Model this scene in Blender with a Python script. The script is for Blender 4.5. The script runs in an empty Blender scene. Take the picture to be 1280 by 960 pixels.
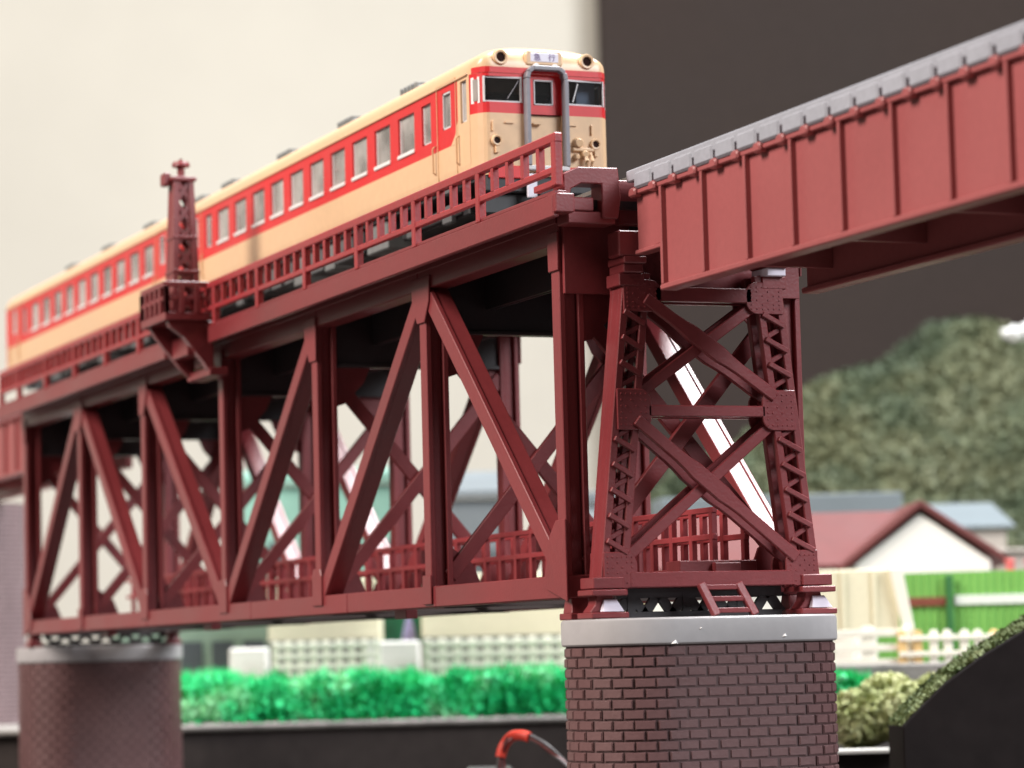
import bpy, bmesh, math, random
from mathutils import Vector, Matrix
R_ = random.Random(7)
S = 0.001                     # everything below is written in millimetres of the real model railway
scn = bpy.context.scene
col = scn.collection

# ------------------------------------------------------------------ camera
CAM = Vector((594.78, -138.79, -6.25)); YAW, PITCH, ROLL, FPX = 2.7508, 0.0894, -0.0259, 3761.0
ca, sa, cb, sb = math.cos(YAW), math.sin(YAW), math.cos(PITCH), math.sin(PITCH)
fwd = Vector((ca*cb, sa*cb, sb)); r0 = Vector((sa, -ca, 0)); u0 = r0.cross(fwd)
cr, sr = math.cos(ROLL), math.sin(ROLL)
rgt = cr*r0 + sr*u0; upv = -sr*r0 + cr*u0
cd = bpy.data.cameras.new('camera'); cam = bpy.data.objects.new('camera', cd); col.objects.link(cam)
m = Matrix((rgt, upv, -fwd)).transposed().to_4x4(); m.translation = CAM*S; cam.matrix_world = m
cd.sensor_width = 36; cd.lens = FPX/1280*36; cd.clip_start = 0.01; cd.clip_end = 20
cd.dof.use_dof = True; cd.dof.focus_distance = 0.363; cd.dof.aperture_fstop = 51; cd.dof.aperture_blades = 0
scn.camera = cam

# ------------------------------------------------------------------ world, lamps, exposure
w = bpy.data.worlds.new('World'); scn.world = w; w.use_nodes = True
bg = w.node_tree.nodes['Background']; bg.inputs[0].default_value = (1.0, 0.96, 0.90, 1); bg.inputs[1].default_value = 0.06
def lamp(name, loc, target, size, power, colr, sy=None):
    l = bpy.data.lights.new(name, 'AREA'); l.energy = power; l.color = colr; l.size = size*S
    if sy: l.shape = 'RECTANGLE'; l.size_y = sy*S
    o = bpy.data.objects.new(name, l); col.objects.link(o)
    o.location = Vector(loc)*S
    d = (Vector(target)-Vector(loc)); o.rotation_euler = d.to_track_quat('-Z', 'Y').to_euler()
    return o
lamp('ceiling_lamp', (70, 570, 1300), (160, 20, 20), 600, 46, (0.97, 0.98, 1.0))
lamp('window_light', (1150, 650, 650), (250, 16, 30), 600, 17, (0.93, 0.96, 1.0), 500)
lamp('room_lamp', (280, -1500, 1150), (150, 0, 30), 800, 66, (1.0, 0.90, 0.82))
scn.view_settings.view_transform = 'Standard'; scn.view_settings.look = 'None'
scn.view_settings.exposure = 0.0; scn.view_settings.gamma = 1.0

# ------------------------------------------------------------------ helpers: background frame (lateral a, depth b from the camera's stand)
fh = Vector((ca, sa, 0)); rh = Vector((sa, -ca, 0)); CX, CY = CAM.x, CAM.y
EYE_SCALE = 1.0                   # factor scaling image-derived coordinates about the camera, for the part of the layout being built (set per group below)
EYE = Vector((CX, CY, CAM.z)) # camera position, centre the background groups are scaled about
def G(a, b, z):
    return EYE + (rh*a + fh*b + Vector((0, 0, z-EYE.z)))*EYE_SCALE

# ------------------------------------------------------------------ materials
def mat(name, c, rough=0.5, var=0.10, nscale=900, bump=0.0, bscale=2500, spec=0.5, trans=0, coat=0, patch=0.0, pscale=60, sss=0):
    M = bpy.data.materials.new(name); M.use_nodes = True
    nt = M.node_tree; b = nt.nodes['Principled BSDF']
    b.inputs['Roughness'].default_value = rough; b.inputs['Specular IOR Level'].default_value = spec
    tc = nt.nodes.new('ShaderNodeTexCoord'); geo = nt.nodes.new('ShaderNodeNewGeometry')
    n1 = nt.nodes.new('ShaderNodeTexNoise'); n1.inputs['Scale'].default_value = nscale; n1.inputs['Detail'].default_value = 3
    n2 = nt.nodes.new('ShaderNodeTexNoise'); n2.inputs['Scale'].default_value = pscale; n2.inputs['Detail'].default_value = 4
    nt.links.new(geo.outputs['Position'], n1.inputs['Vector']); nt.links.new(geo.outputs['Position'], n2.inputs['Vector'])
    mr = nt.nodes.new('ShaderNodeMapRange'); mr.inputs[1].default_value = 0.3; mr.inputs[2].default_value = 0.7
    mr.inputs[3].default_value = 1-var; mr.inputs[4].default_value = 1+var
    nt.links.new(n1.outputs['Fac'], mr.inputs[0])
    mr2 = nt.nodes.new('ShaderNodeMapRange'); mr2.inputs[1].default_value = 0.3; mr2.inputs[2].default_value = 0.7
    mr2.inputs[3].default_value = 1-patch; mr2.inputs[4].default_value = 1+patch
    nt.links.new(n2.outputs['Fac'], mr2.inputs[0])
    mu = nt.nodes.new('ShaderNodeMath'); mu.operation = 'MULTIPLY'
    nt.links.new(mr.outputs[0], mu.inputs[0]); nt.links.new(mr2.outputs[0], mu.inputs[1])
    vm = nt.nodes.new('ShaderNodeVectorMath'); vm.operation = 'SCALE'; vm.inputs[0].default_value = c[:3]
    nt.links.new(mu.outputs[0], vm.inputs['Scale']); nt.links.new(vm.outputs[0], b.inputs['Base Color'])
    rr = nt.nodes.new('ShaderNodeMapRange'); rr.inputs[1].default_value = 0.3; rr.inputs[2].default_value = 0.7
    rr.inputs[3].default_value = max(0.02, rough-0.07); rr.inputs[4].default_value = min(1, rough+0.07)
    nt.links.new(n2.outputs['Fac'], rr.inputs[0]); nt.links.new(rr.outputs[0], b.inputs['Roughness'])
    if bump:
        n3 = nt.nodes.new('ShaderNodeTexNoise'); n3.inputs['Scale'].default_value = bscale; n3.inputs['Detail'].default_value = 3
        nt.links.new(geo.outputs['Position'], n3.inputs['Vector'])
        bp = nt.nodes.new('ShaderNodeBump'); bp.inputs['Strength'].default_value = 1; bp.inputs['Distance'].default_value = bump*S
        nt.links.new(n3.outputs['Fac'], bp.inputs['Height']); nt.links.new(bp.outputs[0], b.inputs['Normal'])
    if coat: b.inputs['Coat Weight'].default_value = coat
    if sss: b.inputs['Subsurface Weight'].default_value = sss; b.inputs['Subsurface Scale'].default_value = 0.001
    return M
def glassmat(name, tint, reflect_mix=0.42):
    M = bpy.data.materials.new(name); M.use_nodes = True; nt = M.node_tree
    for n in list(nt.nodes): nt.nodes.remove(n)
    o = nt.nodes.new('ShaderNodeOutputMaterial'); t = nt.nodes.new('ShaderNodeBsdfTransparent'); g = nt.nodes.new('ShaderNodeBsdfGlossy')
    t.inputs[0].default_value = (*tint, 1); g.inputs['Roughness'].default_value = 0.06
    f = nt.nodes.new('ShaderNodeFresnel'); f.inputs[0].default_value = 1.5
    mx = nt.nodes.new('ShaderNodeMixShader'); nt.links.new(f.outputs[0], mx.inputs[0])
    df = nt.nodes.new('ShaderNodeBsdfDiffuse'); df.inputs[0].default_value = (0.80, 0.77, 0.73, 1)  # pale diffuse stands in for room light reflected in the panes
    mz = nt.nodes.new('ShaderNodeMixShader'); mz.inputs[0].default_value = reflect_mix
    if reflect_mix > 0.1:
        ge = nt.nodes.new('ShaderNodeNewGeometry'); nz = nt.nodes.new('ShaderNodeTexNoise'); nz.inputs['Scale'].default_value = 130; nz.inputs['Detail'].default_value = 3
        mp = nt.nodes.new('ShaderNodeMapRange'); mp.inputs[1].default_value = 0.35; mp.inputs[2].default_value = 0.65; mp.inputs[3].default_value = reflect_mix-0.24; mp.inputs[4].default_value = reflect_mix+0.16
        nt.links.new(ge.outputs['Position'], nz.inputs['Vector']); nt.links.new(nz.outputs['Fac'], mp.inputs[0]); nt.links.new(mp.outputs[0], mz.inputs[0])
    nt.links.new(t.outputs[0], mz.inputs[1]); nt.links.new(df.outputs[0], mz.inputs[2])
    nt.links.new(mz.outputs[0], mx.inputs[1]); nt.links.new(g.outputs[0], mx.inputs[2]); nt.links.new(mx.outputs[0], o.inputs[0])
    return M
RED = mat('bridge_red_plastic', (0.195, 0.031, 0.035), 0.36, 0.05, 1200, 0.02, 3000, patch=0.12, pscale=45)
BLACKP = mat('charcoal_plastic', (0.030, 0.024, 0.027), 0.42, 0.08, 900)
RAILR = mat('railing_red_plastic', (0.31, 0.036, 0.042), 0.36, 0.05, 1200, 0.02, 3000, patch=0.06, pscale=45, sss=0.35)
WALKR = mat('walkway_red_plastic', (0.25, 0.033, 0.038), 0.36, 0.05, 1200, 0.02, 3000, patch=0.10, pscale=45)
RED2 = mat('girder_red_plastic', (0.31, 0.082, 0.083), 0.42, 0.04, 1200, 0.015, 3000, patch=0.05, pscale=40)  # specular haze on the girder put into this paler base colour
GREY = mat('track_grey_plastic', (0.33, 0.34, 0.385), 0.48, 0.06, 1500, 0.02, patch=0.06)
RAIL = mat('rail_metal', (0.62, 0.60, 0.57), 0.25, 0.05); RAIL.node_tree.nodes['Principled BSDF'].inputs['Metallic'].default_value = 1
CREAM = mat('railcar_cream_paint', (0.69, 0.46, 0.272), 0.34, 0.03, 900, 0.006, 4000, patch=0.03)
TRED = mat('railcar_red_paint', (0.62, 0.022, 0.026), 0.36, 0.03, 900, 0.006, 4000, patch=0.04)
GSILV = mat('window_frame_silver', (0.62, 0.61, 0.62), 0.35, 0.04)
WHITE = mat('white_plastic', (0.80, 0.79, 0.78), 0.4, 0.03)
HOOP = mat('gangway_grey', (0.22, 0.21, 0.235), 0.45, 0.06)
DARK = mat('black_underframe', (0.022, 0.022, 0.025), 0.5, 0.2, 700)
DKGREY = mat('underfloor_grey', (0.10, 0.105, 0.11), 0.5, 0.15, 700)
VENT = mat('roof_vent_grey', (0.17, 0.18, 0.18), 0.6, 0.12)
SEAT = mat('seat_moulding', (0.30, 0.27, 0.25), 0.6, 0.1)
LENS = mat('lamp_lens_dark', (0.03, 0.012, 0.010), 0.12, 0.1, coat=0.5)
LAV = mat('sign_white_film', (0.74, 0.71, 0.80), 0.35, 0.03)
INK = mat('sign_purple_ink', (0.13, 0.05, 0.20), 0.5, 0.05)
GLASS = glassmat('window_film', (0.86, 0.85, 0.85)); DGLASS = glassmat('windshield_film', (0.42, 0.47, 0.55), 0.02)
BRICK = mat('brick_plastic', (0.130, 0.066, 0.066), 0.42, 0.06, 1500, 0.03, 2500, patch=0.10, pscale=70)
MORT = mat('brick_joint', (0.070, 0.034, 0.034), 0.6, 0.08)
CAPM = mat('pier_cap_grey', (0.37, 0.355, 0.36), 0.42, 0.03, 700, 0.01, 1500, patch=0.04)
PLATE = mat('bearing_plate_pale', (0.72, 0.66, 0.76), 0.35, 0.04)
WALL = mat('cream_wall', (0.56, 0.54, 0.475), 0.9, 0.012, 20, 0.4, 30, patch=0.06, pscale=4)
PANEL = mat('dark_brown_panel', (0.033, 0.024, 0.021), 0.8, 0.10, 300, patch=0.12, pscale=8, spec=0.25)
TABLE = mat('table_dark', (0.04, 0.032, 0.028), 0.5, 0.1)
BOARD = mat('layout_board_dark', (0.020, 0.016, 0.016), 0.9, 0.12, 300, patch=0.15, pscale=30, spec=0.15)
CONC = mat('grey_ledge', (0.27, 0.255, 0.24), 0.8, 0.25, 250, 0.05, 800, patch=0.2, pscale=90)
def leafmat(name, cols, sc):
    M = mat(name, cols[0], 0.75, 0.15, sc)
    nt = M.node_tree; b = nt.nodes['Principled BSDF']
    geo = nt.nodes.new('ShaderNodeNewGeometry'); n = nt.nodes.new('ShaderNodeTexNoise'); n.inputs['Scale'].default_value = sc; n.inputs['Detail'].default_value = 5
    nt.links.new(geo.outputs['Position'], n.inputs['Vector'])
    r = nt.nodes.new('ShaderNodeValToRGB'); el = r.color_ramp.elements
    el[0].position = 0.33; el[0].color = (*cols[0], 1); el[1].position = 0.68; el[1].color = (*cols[-1], 1)
    for i, c in enumerate(cols[1:-1]):
        e = el.new(0.33+0.35*(i+1)/(len(cols)-1)); e.color = (*c, 1)
    nt.links.new(n.outputs['Fac'], r.inputs[0]); nt.links.new(r.outputs[0], b.inputs['Base Color'])
    return M
HILLM = leafmat('hill_foliage', [(0.034, 0.052, 0.026), (0.066, 0.092, 0.048), (0.110, 0.120, 0.060), (0.080, 0.110, 0.064)], 18)
TURF = leafmat('emerald_turf', [(0.0, 0.30, 0.07), (0.0, 0.58, 0.18), (0.06, 0.70, 0.27), (0.42, 0.86, 0.50)], 95)
LICH = leafmat('olive_lichen', [(0.20, 0.23, 0.08), (0.44, 0.48, 0.20), (0.60, 0.62, 0.33), (0.74, 0.74, 0.48)], 170)
MOSS = leafmat('moss', [(0.05, 0.08, 0.02), (0.17, 0.22, 0.08), (0.33, 0.38, 0.18)], 200)

# ------------------------------------------------------------------ mesh builder
ORG = {}
class MB:
    def __init__(s): s.v = []; s.f = []
    def add(s, vs, fs):
        n = len(s.v); s.v += [Vector(v) for v in vs]; s.f += [tuple(i+n for i in f) for f in fs]; return s
    def box(s, x0, x1, y0, y1, z0, z1):
        return s.add([(x0,y0,z0),(x1,y0,z0),(x1,y1,z0),(x0,y1,z0),(x0,y0,z1),(x1,y0,z1),(x1,y1,z1),(x0,y1,z1)],
                     [(0,3,2,1),(4,5,6,7),(0,1,5,4),(1,2,6,5),(2,3,7,6),(3,0,4,7)])
    def hexa(s, b, t):        # four bottom, four top points
        return s.add(list(b)+list(t), [(0,3,2,1),(4,5,6,7),(0,1,5,4),(1,2,6,5),(2,3,7,6),(3,0,4,7)])
    def bar(s, p, q, w, h, side=(0,1,0)):   # w along side, h along the third axis
        p, q = Vector(p), Vector(q); d = (q-p).normalized(); a = Vector(side); a = (a-d*a.dot(d)).normalized(); n = d.cross(a)
        a *= w/2; n *= h/2
        return s.hexa([p-a-n, p+a-n, p+a+n, p-a+n], [q-a-n, q+a-n, q+a+n, q-a+n])
    def ibeam(s, p, q, depth, width, tf, tw, side=(0,1,0)):   # flanges apart along `side`
        p, q = Vector(p), Vector(q); d = (q-p).normalized(); a = Vector(side); a = (a-d*a.dot(d)).normalized()
        for k in (-1, 1):
            o = a*(k*(depth/2-tf/2)); s.bar(p+o, q+o, tf, width, side)
        s.bar(p, q, depth-tf*2+0.02, tw, side); return s
    def prism(s, poly, axis, d0, d1):   # polygon in the plane of the other two axes
        n = len(poly)
        def mk(u, v, d): return {'x': (d,u,v), 'y': (u,d,v), 'z': (u,v,d)}[axis]
        vs = [mk(u,v,d0) for u,v in poly]+[mk(u,v,d1) for u,v in poly]
        return s.add(vs, [tuple(range(n))[::-1], tuple(range(n,2*n))]+[(i,(i+1)%n,n+(i+1)%n,n+i) for i in range(n)])
    def cyl(s, p, q, r0, r1=None, n=14, caps=True):
        p, q = Vector(p), Vector(q); r1 = r0 if r1 is None else r1; d = (q-p).normalized()
        a = d.orthogonal().normalized(); b = d.cross(a)
        vs = [p+(a*math.cos(t)+b*math.sin(t))*r0 for t in [2*math.pi*i/n for i in range(n)]]+[q+(a*math.cos(t)+b*math.sin(t))*r1 for t in [2*math.pi*i/n for i in range(n)]]
        fs = [(i,(i+1)%n,n+(i+1)%n,n+i) for i in range(n)]
        if caps: fs += [tuple(range(n))[::-1], tuple(range(n,2*n))]
        return s.add(vs, fs)
    def tube(s, pts, r, n=8):
        pts = [Vector(p) for p in pts]; rings = []
        for i, p in enumerate(pts):
            d = (pts[min(i+1,len(pts)-1)]-pts[max(i-1,0)]).normalized(); a = d.cross(Vector((0.31,0.22,0.92))).normalized(); b = d.cross(a)
            rings.append([p+(a*math.cos(2*math.pi*k/n)+b*math.sin(2*math.pi*k/n))*r for k in range(n)])
        vs = [v for rr in rings for v in rr]; fs = []
        for i in range(len(pts)-1):
            fs += [(i*n+k, i*n+(k+1)%n, (i+1)*n+(k+1)%n, (i+1)*n+k) for k in range(n)]
        fs += [tuple(range(n))[::-1], tuple(range(len(vs)-n, len(vs)))]
        return s.add(vs, fs)
    def build(s, name, mt, parent=None, bevel=0.0, smooth=0, label=None, seg=1):
        o0 = ORG.get(parent.name, Vector()) if parent else Vector()
        me = bpy.data.meshes.new(name)
        bm = bmesh.new(); vs = [bm.verts.new((v-o0)*S) for v in s.v]
        for f in s.f:
            try: bm.faces.new([vs[i] for i in f])
            except ValueError: pass
        bmesh.ops.recalc_face_normals(bm, faces=bm.faces[:])
        if bevel:
            ed = [e for e in bm.edges if len(e.link_faces) == 2 and e.calc_face_angle(0) > 0.5]
            bmesh.ops.bevel(bm, geom=ed, offset=bevel*S, segments=seg, profile=0.6, affect='EDGES', clamp_overlap=True)
        bm.to_mesh(me); bm.free()
        if smooth:
            me.shade_smooth(); me.set_sharp_from_angle(angle=math.radians(smooth))
        me.materials.append(mt)
        o = bpy.data.objects.new(name, me); col.objects.link(o)
        if parent: o.parent = parent; ORG[o.name] = o0
        if label: o['label'] = label
        return o
def tag(o, label=None, cat=None, group=None, kind=None):
    if label: o['label'] = label
    if cat: o['category'] = cat
    if group: o['group'] = group
    if kind: o['kind'] = kind
    return o
def thing(name, loc, label, cat, group=None):
    o = bpy.data.objects.new(name, None); col.objects.link(o); o.empty_display_size = 0.005
    o.location = Vector(loc)*S; ORG[o.name] = Vector(loc); return tag(o, label, cat, group)
def box(name, mt, parent, x0, x1, y0, y1, z0, z1, bevel=0.12, label=None):
    return MB().box(x0,x1,y0,y1,z0,z1).build(name, mt, parent, bevel, label=label)

C = 16.0
NOD = [0, 44.4, 89.2, 136, 182.8, 227.6, 272]

# ================================================================== SETTING
def plane_box(name, b0, b1, a0, a1, z0, z1, mt, bevel=0, parent=None, label=None):
    mb = MB(); mb.hexa([G(a0,b0,z0),G(a1,b0,z0),G(a1,b1,z0),G(a0,b1,z0)], [G(a0,b0,z1),G(a1,b0,z1),G(a1,b1,z1),G(a0,b1,z1)])
    return mb.build(name, mt, parent, bevel, label=label)
tag(plane_box('wall', 1900, 1920, -1600, 1600, -200, 1500, WALL), 'plain cream wall behind the model railway', kind='structure')
tag(plane_box('table', -100, 1890, -700, 900, -80, -62, TABLE), 'dark table top under the model railway', kind='structure')
pn = tag(plane_box('dark_panel', 1868, 1894, 60.2, 900, -62, 1000, PANEL, 2), 'tall dark brown panel standing against the cream wall', 'panel')

# ================================================================== PIERS
def stadium(cx, cy, r, L, n=14, sc=1.0):
    pts = []
    for i in range(n+1):
        t = math.pi*i/n; pts.append((cx+r*math.cos(t), cy+L/2+r*math.sin(t)))
    for i in range(n+1):
        t = math.pi+math.pi*i/n; pts.append((cx+r*math.cos(t), cy-L/2+r*math.sin(t)))
    return pts
def perim(cx, cy, r, L):
    P = 2*L+2*math.pi*r
    def at(s):
        s %= P
        if s < L: return (cx+r, cy-L/2+s, 0.0)                       # +X flat, going +Y
        s -= L
        if s < math.pi*r: t = s/r; return (cx+r*math.cos(t), cy+L/2+r*math.sin(t), t)
        s -= math.pi*r
        if s < L: return (cx-r, cy+L/2-s, math.pi)
        s -= L; t = math.pi+s/r; return (cx+r*math.cos(t), cy-L/2+r*math.sin(t), t)
    return P, at
PR, PL = 8.9, 14.8
def brick_mesh(wd, h, d):
    bm = bmesh.new(); bmesh.ops.create_cube(bm, size=1)
    for v in bm.verts: v.co = Vector((v.co.x*d, v.co.y*wd, v.co.z*h))*S
    ed = [e for e in bm.edges if all(abs(v.co.x-d/2*S) < 1e-7 for v in e.verts)]
    bmesh.ops.bevel(bm, geom=ed, offset=0.12*S, segments=2, affect='EDGES')
    me = bpy.data.meshes.new('brick'); bm.to_mesh(me); bm.free(); me.materials.append(BRICK); return me
def pier(X, label, ztop=-2.55, zbot=-62, cap=True, single=True, bm_=None):
    t = thing('brick_pier', (X, C, zbot), label, 'pier', 'brick piers carrying the bridge')
    zc = ztop-3.1
    if cap:
        mb = MB().prism(stadium(X, C, PR+0.62, PL), 'z', zc, ztop); mb.build('cap', CAPM, t, 0.45, 30, seg=3)
    else: zc = ztop
    MB().prism(stadium(X, C, PR+0.09, PL), 'z', zbot, zc+0.1).build('core', MORT, t, 0, 30)
    P, at = perim(X, C, PR, PL); nb = 34; wd = P/nb; rh_ = 1.19; nrow = int((zc-zbot)/rh_)
    meshes = [brick_mesh(wd-0.15-k*0.02, rh_-0.14, 0.5) for k in range(3)]
    rest = MB(); cnt = 0
    for r in range(nrow):
        z = zc-0.12-rh_*(r+0.5)
        if single and r < 13: z += 0
        for i in range(nb):
            s = (i+0.5*(r%2)+R_.uniform(-0.03,0.03))*wd; x, y, a = at(s)
            n = Vector((math.cos(a), math.sin(a), 0))
            facing = n.dot(Vector((0.94, -0.34, 0)))
            j = R_.uniform(-0.03, 0.03)
            if single and r < 13 and facing > -0.22:
                o = bpy.data.objects.new('brick', R_.choice(meshes)); col.objects.link(o); o.parent = t
                o.location = (Vector((x,y,z))+n*j-ORG[t.name])*S; o.rotation_euler = (R_.uniform(-.01,.01), 0, a); cnt += 1
            else:
                tn = Vector((-n.y, n.x, 0)); c0 = Vector((x,y,z))+n*j; hw = wd/2-0.1; hh = rh_/2-0.085
                p = [c0+n*0.25+tn*k*hw+Vector((0,0,l*hh)) for k,l in ((-1,-1),(1,-1),(1,1),(-1,1))]
                q = [c0-n*0.2+tn*k*hw+Vector((0,0,l*hh)) for k,l in ((-1,-1),(1,-1),(1,1),(-1,1))]
                rest.hexa(q, p)
    tag(rest.build('brickwork', bm_ or BRICK, t, 0), kind='stuff')
    return t
near_pier = pier(275, 'reddish brown brick pier with grey cap under the lattice trestle, nearest of the piers')
pier(-4, 'brown brick pier with grey cap under the far left end of the truss', single=False)
pier(-141, 'tall mauve brick pier at the left edge behind the left capped pier', ztop=33.6, cap=False, single=False, bm_=mat('mauve_lit_brick', (0.27, 0.19, 0.20), 0.5, 0.06, 1500, 0.03, patch=0.06))  # paler copy of the brick, its stronger light put into the colour

for y_, z_, r_ in ((8.2, -5.5, 0.45), (22.2, -5.0, 0.42), (11.5, -3.9, 0.22)):      # moulding nicks on the near cap
    x_ = 275+PR+0.62
    MB().add([(x_-0.1,y_-r_,z_-0.1),(x_-0.1,y_+r_,z_-0.1),(x_-0.1,y_+r_*0.4,z_+r_),(x_+0.28,y_,z_)], [(0,1,2),(0,1,3),(1,2,3),(2,0,3)]).build('nick', WHITE, near_pier, 0)

# ================================================================== TRUSS BRIDGE
tb = thing('truss_bridge', (136, C, -2.5), 'dark red deck truss bridge carrying the cream and red railcars', 'bridge')
YB = 31.7
for side, (ya, yb, out) in enumerate(((0.0, 3.1, -1), (YB-3.1, YB, 1))):
    ym = (ya+yb)/2; yf = ya if out < 0 else yb
    sp = [-1.4, 44.4, 90.2, 150, 195, 229.9, 273.4]
    for i in range(6):
        o = R_.uniform(-0.05, 0.05)
        box('bottom_chord', RED, tb, sp[i]+0.09, sp[i+1]-0.09, ya+(0.05+o if out<0 else 0), yb-(0.05+o if out>0 else 0), 0, 2.75+o*0.4, 0.15)
    st = [-1.4, 46.5, 88, 137, 184, 226, 273.2]
    for i in range(6):
        box('top_chord', RED, tb, st[i]+0.06, st[i+1]-0.06, ya+R_.uniform(0,.06), yb, 41.6, 44.85, 0.15)
        # rib line under the cover lip of the chord
    box('chord_lip', RED, tb, -1.2, 273, ya-0.22 if out<0 else yb, ya if out<0 else yb+0.22, 43.95, 44.75, 0.06)
    for i, x in enumerate(NOD):
        MB().ibeam((x,ym,2.6), (x,ym,41.7), 3.1, 2.3, 0.75, 0.9).build('vertical', RED, tb, 0.10)
    dg = [((0,3),(44.4,41)), ((44.4,41),(89.2,3)), ((89.2,41),(136,3)), ((136,3),(182.8,41)), ((182.8,3),(227.6,41)), ((227.6,41),(272,3))]
    for (x0,z0),(x1,z1) in dg:
        dx = 1.3 if x1 > x0 else -1.3
        yl = ya+0.35 if out < 0 else yb-0.35; yi = ya+1.75 if out < 0 else yb-1.75
        MB().bar((x0+dx,yl,z0), (x1-dx,yl,z1), 0.7, 2.5).bar((x0+dx,yi,z0), (x1-dx,yi,z1), 2.2, 2.15).build('diagonal', RED, tb, 0.10)
    e = 0.28
    g0, g1 = (yf-e, yf-0.0) if out < 0 else (yf+0.0, yf+e)
    for i, x in enumerate(NOD):
        # lower gussets
        if i in (2, 3, 4):
            pl = [(x-2.1,1.3),(x+2.1,1.3),(x+2.1,5.6),(x+1.5,6.6),(x-1.5,6.6),(x-2.1,5.6)]
        elif i in (0, 6):
            k = 1 if i == 0 else -1
            pl = [(x-k*1.6,-0.4),(x+k*4.6,1.2),(x+k*4.8,3.0),(x+k*3.2,7.4),(x+k*1.2,9.2),(x-k*1.5,9.2)]
        else: pl = [(x-1.5,0.4),(x+1.5,0.4),(x+1.5,4.2),(x-1.5,4.2)]
        MB().prism(pl, 'y', g0, g1).build('gusset_plate', RED, tb, 0.07)
        # upper gussets
        if i in (1, 5): pl = [(x-3.4,43.2),(x+3.4,43.2),(x+3.0,39.8),(x+1.3,37.2),(x-1.3,37.2),(x-3.0,39.8)]
        elif i in (2, 4):
            k = 1 if i == 2 else -1
            pl = [(x-k*1.5,43),(x+k*3.6,43),(x+k*3.4,40.2),(x+k*1.4,36.6),(x-k*1.4,36.6)]
        else: pl = [(x-1.5,43),(x+1.5,43),(x+1.4,38.4),(x-1.4,38.4)]
        MB().prism(pl, 'y', g0, g1).build('gusset_plate', RED, tb, 0.07)
    # walkway edge beam, railing posts and balusters
    yo = -3.9 if out < 0 else YB+3.9
    q0, q1 = (yo, yo+0.8) if out < 0 else (yo-0.8, yo)
    for (x0, x1) in (((-7, 117.5), (142.5, 281)) if out < 0 else ((-7, 281),)):
        box('edge_beam', RED, tb, x0, x1, q0, q1, 43.5, 46.1, 0.14)
        box('edge_ledge', RED, tb, x0, x1, q0+(0.25 if out<0 else -1.0), q1+(1.0 if out<0 else -0.25), 46.12, 46.6, 0.08)
    if out < 0: box('edge_beam', RED, tb, 117.7, 142.3, q0+0.55, q1+0.3, 43.5, 46.1, 0.1)
    ym_ = (q0+q1)/2+(0.1 if out<0 else -0.1)
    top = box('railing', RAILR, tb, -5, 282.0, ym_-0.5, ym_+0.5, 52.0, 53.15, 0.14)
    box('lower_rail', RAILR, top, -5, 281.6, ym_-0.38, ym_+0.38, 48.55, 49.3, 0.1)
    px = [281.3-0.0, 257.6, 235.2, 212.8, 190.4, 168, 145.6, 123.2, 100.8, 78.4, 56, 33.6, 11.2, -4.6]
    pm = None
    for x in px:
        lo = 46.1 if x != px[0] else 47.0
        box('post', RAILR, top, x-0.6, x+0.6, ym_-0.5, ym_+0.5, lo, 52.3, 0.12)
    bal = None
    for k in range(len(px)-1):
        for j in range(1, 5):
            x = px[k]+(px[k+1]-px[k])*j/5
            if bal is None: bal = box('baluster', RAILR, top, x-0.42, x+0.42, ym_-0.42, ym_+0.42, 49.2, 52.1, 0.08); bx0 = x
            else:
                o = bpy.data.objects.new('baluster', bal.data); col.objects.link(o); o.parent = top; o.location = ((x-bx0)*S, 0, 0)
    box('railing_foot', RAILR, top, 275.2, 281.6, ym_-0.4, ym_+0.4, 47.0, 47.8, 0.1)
# deck between the trusses
box('deck_plate', BLACKP, tb, -6, 279, -3.0, YB+3.0, 45.05, 45.9, 0)
for y in (9.5, 22.2):
    MB().ibeam((-2,y,42.2), (275,y,42.2), 1.2, 6.2, 0.4, 6.0).build('stringer', BLACKP, tb, 0)
for i, x in enumerate(NOD):
    mb = MB().box(x-0.45, x+0.45, 3.0, YB-3.0, 36.2, 45); mb.box(x-1.0, x+1.0, 3.0, YB-3.0, 35.75, 36.25)
    mb.build('floor_beam', BLACKP, tb, 0.05)
    for k in (0, 1):
        ya, yb = (2.8, YB-2.8) if k == 0 else (YB-2.8, 2.8)
        o = 0.45 if k else -0.45
        MB().bar((x+o, ya, 34.6), (x+o, yb, 4.0), 0.85, 1.9, (1,0,0)).build('sway_brace', RED, tb, 0.08)
    for ys, k in ((3.0, 1), (YB-3.0, -1)):
        MB().prism([(ys,35.8),(ys+k*5.5,35.8),(ys+k*4.5,33.6),(ys+k*1.5,30.5),(ys,30.0)], 'x', x-0.2, x+0.2).build('gusset_plate', RED, tb, 0)
        MB().prism([(ys,1.5),(ys+k*4.5,2.4),(ys+k*3.2,5.6),(ys,8.0)], 'x', x-0.2, x+0.2).build('gusset_plate', RED, tb, 0)
    box('cross_beam', RED, tb, x-0.9, x+0.9, 3.1, YB-3.1, 0.3, 2.3, 0.05)
for i in range(6):
    for k in (0, 1):
        ya, yb = (2.5, YB-2.5) if k == 0 else (YB-2.5, 2.5)
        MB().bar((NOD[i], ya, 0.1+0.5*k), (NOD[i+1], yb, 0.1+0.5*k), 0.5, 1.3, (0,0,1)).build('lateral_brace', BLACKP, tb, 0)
for x in (45, 112, 205):
    box('lug', RED, tb, x-2.3, x+2.3, 4.3, 6.0, -1.1, 0.15, 0.1)
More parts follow.
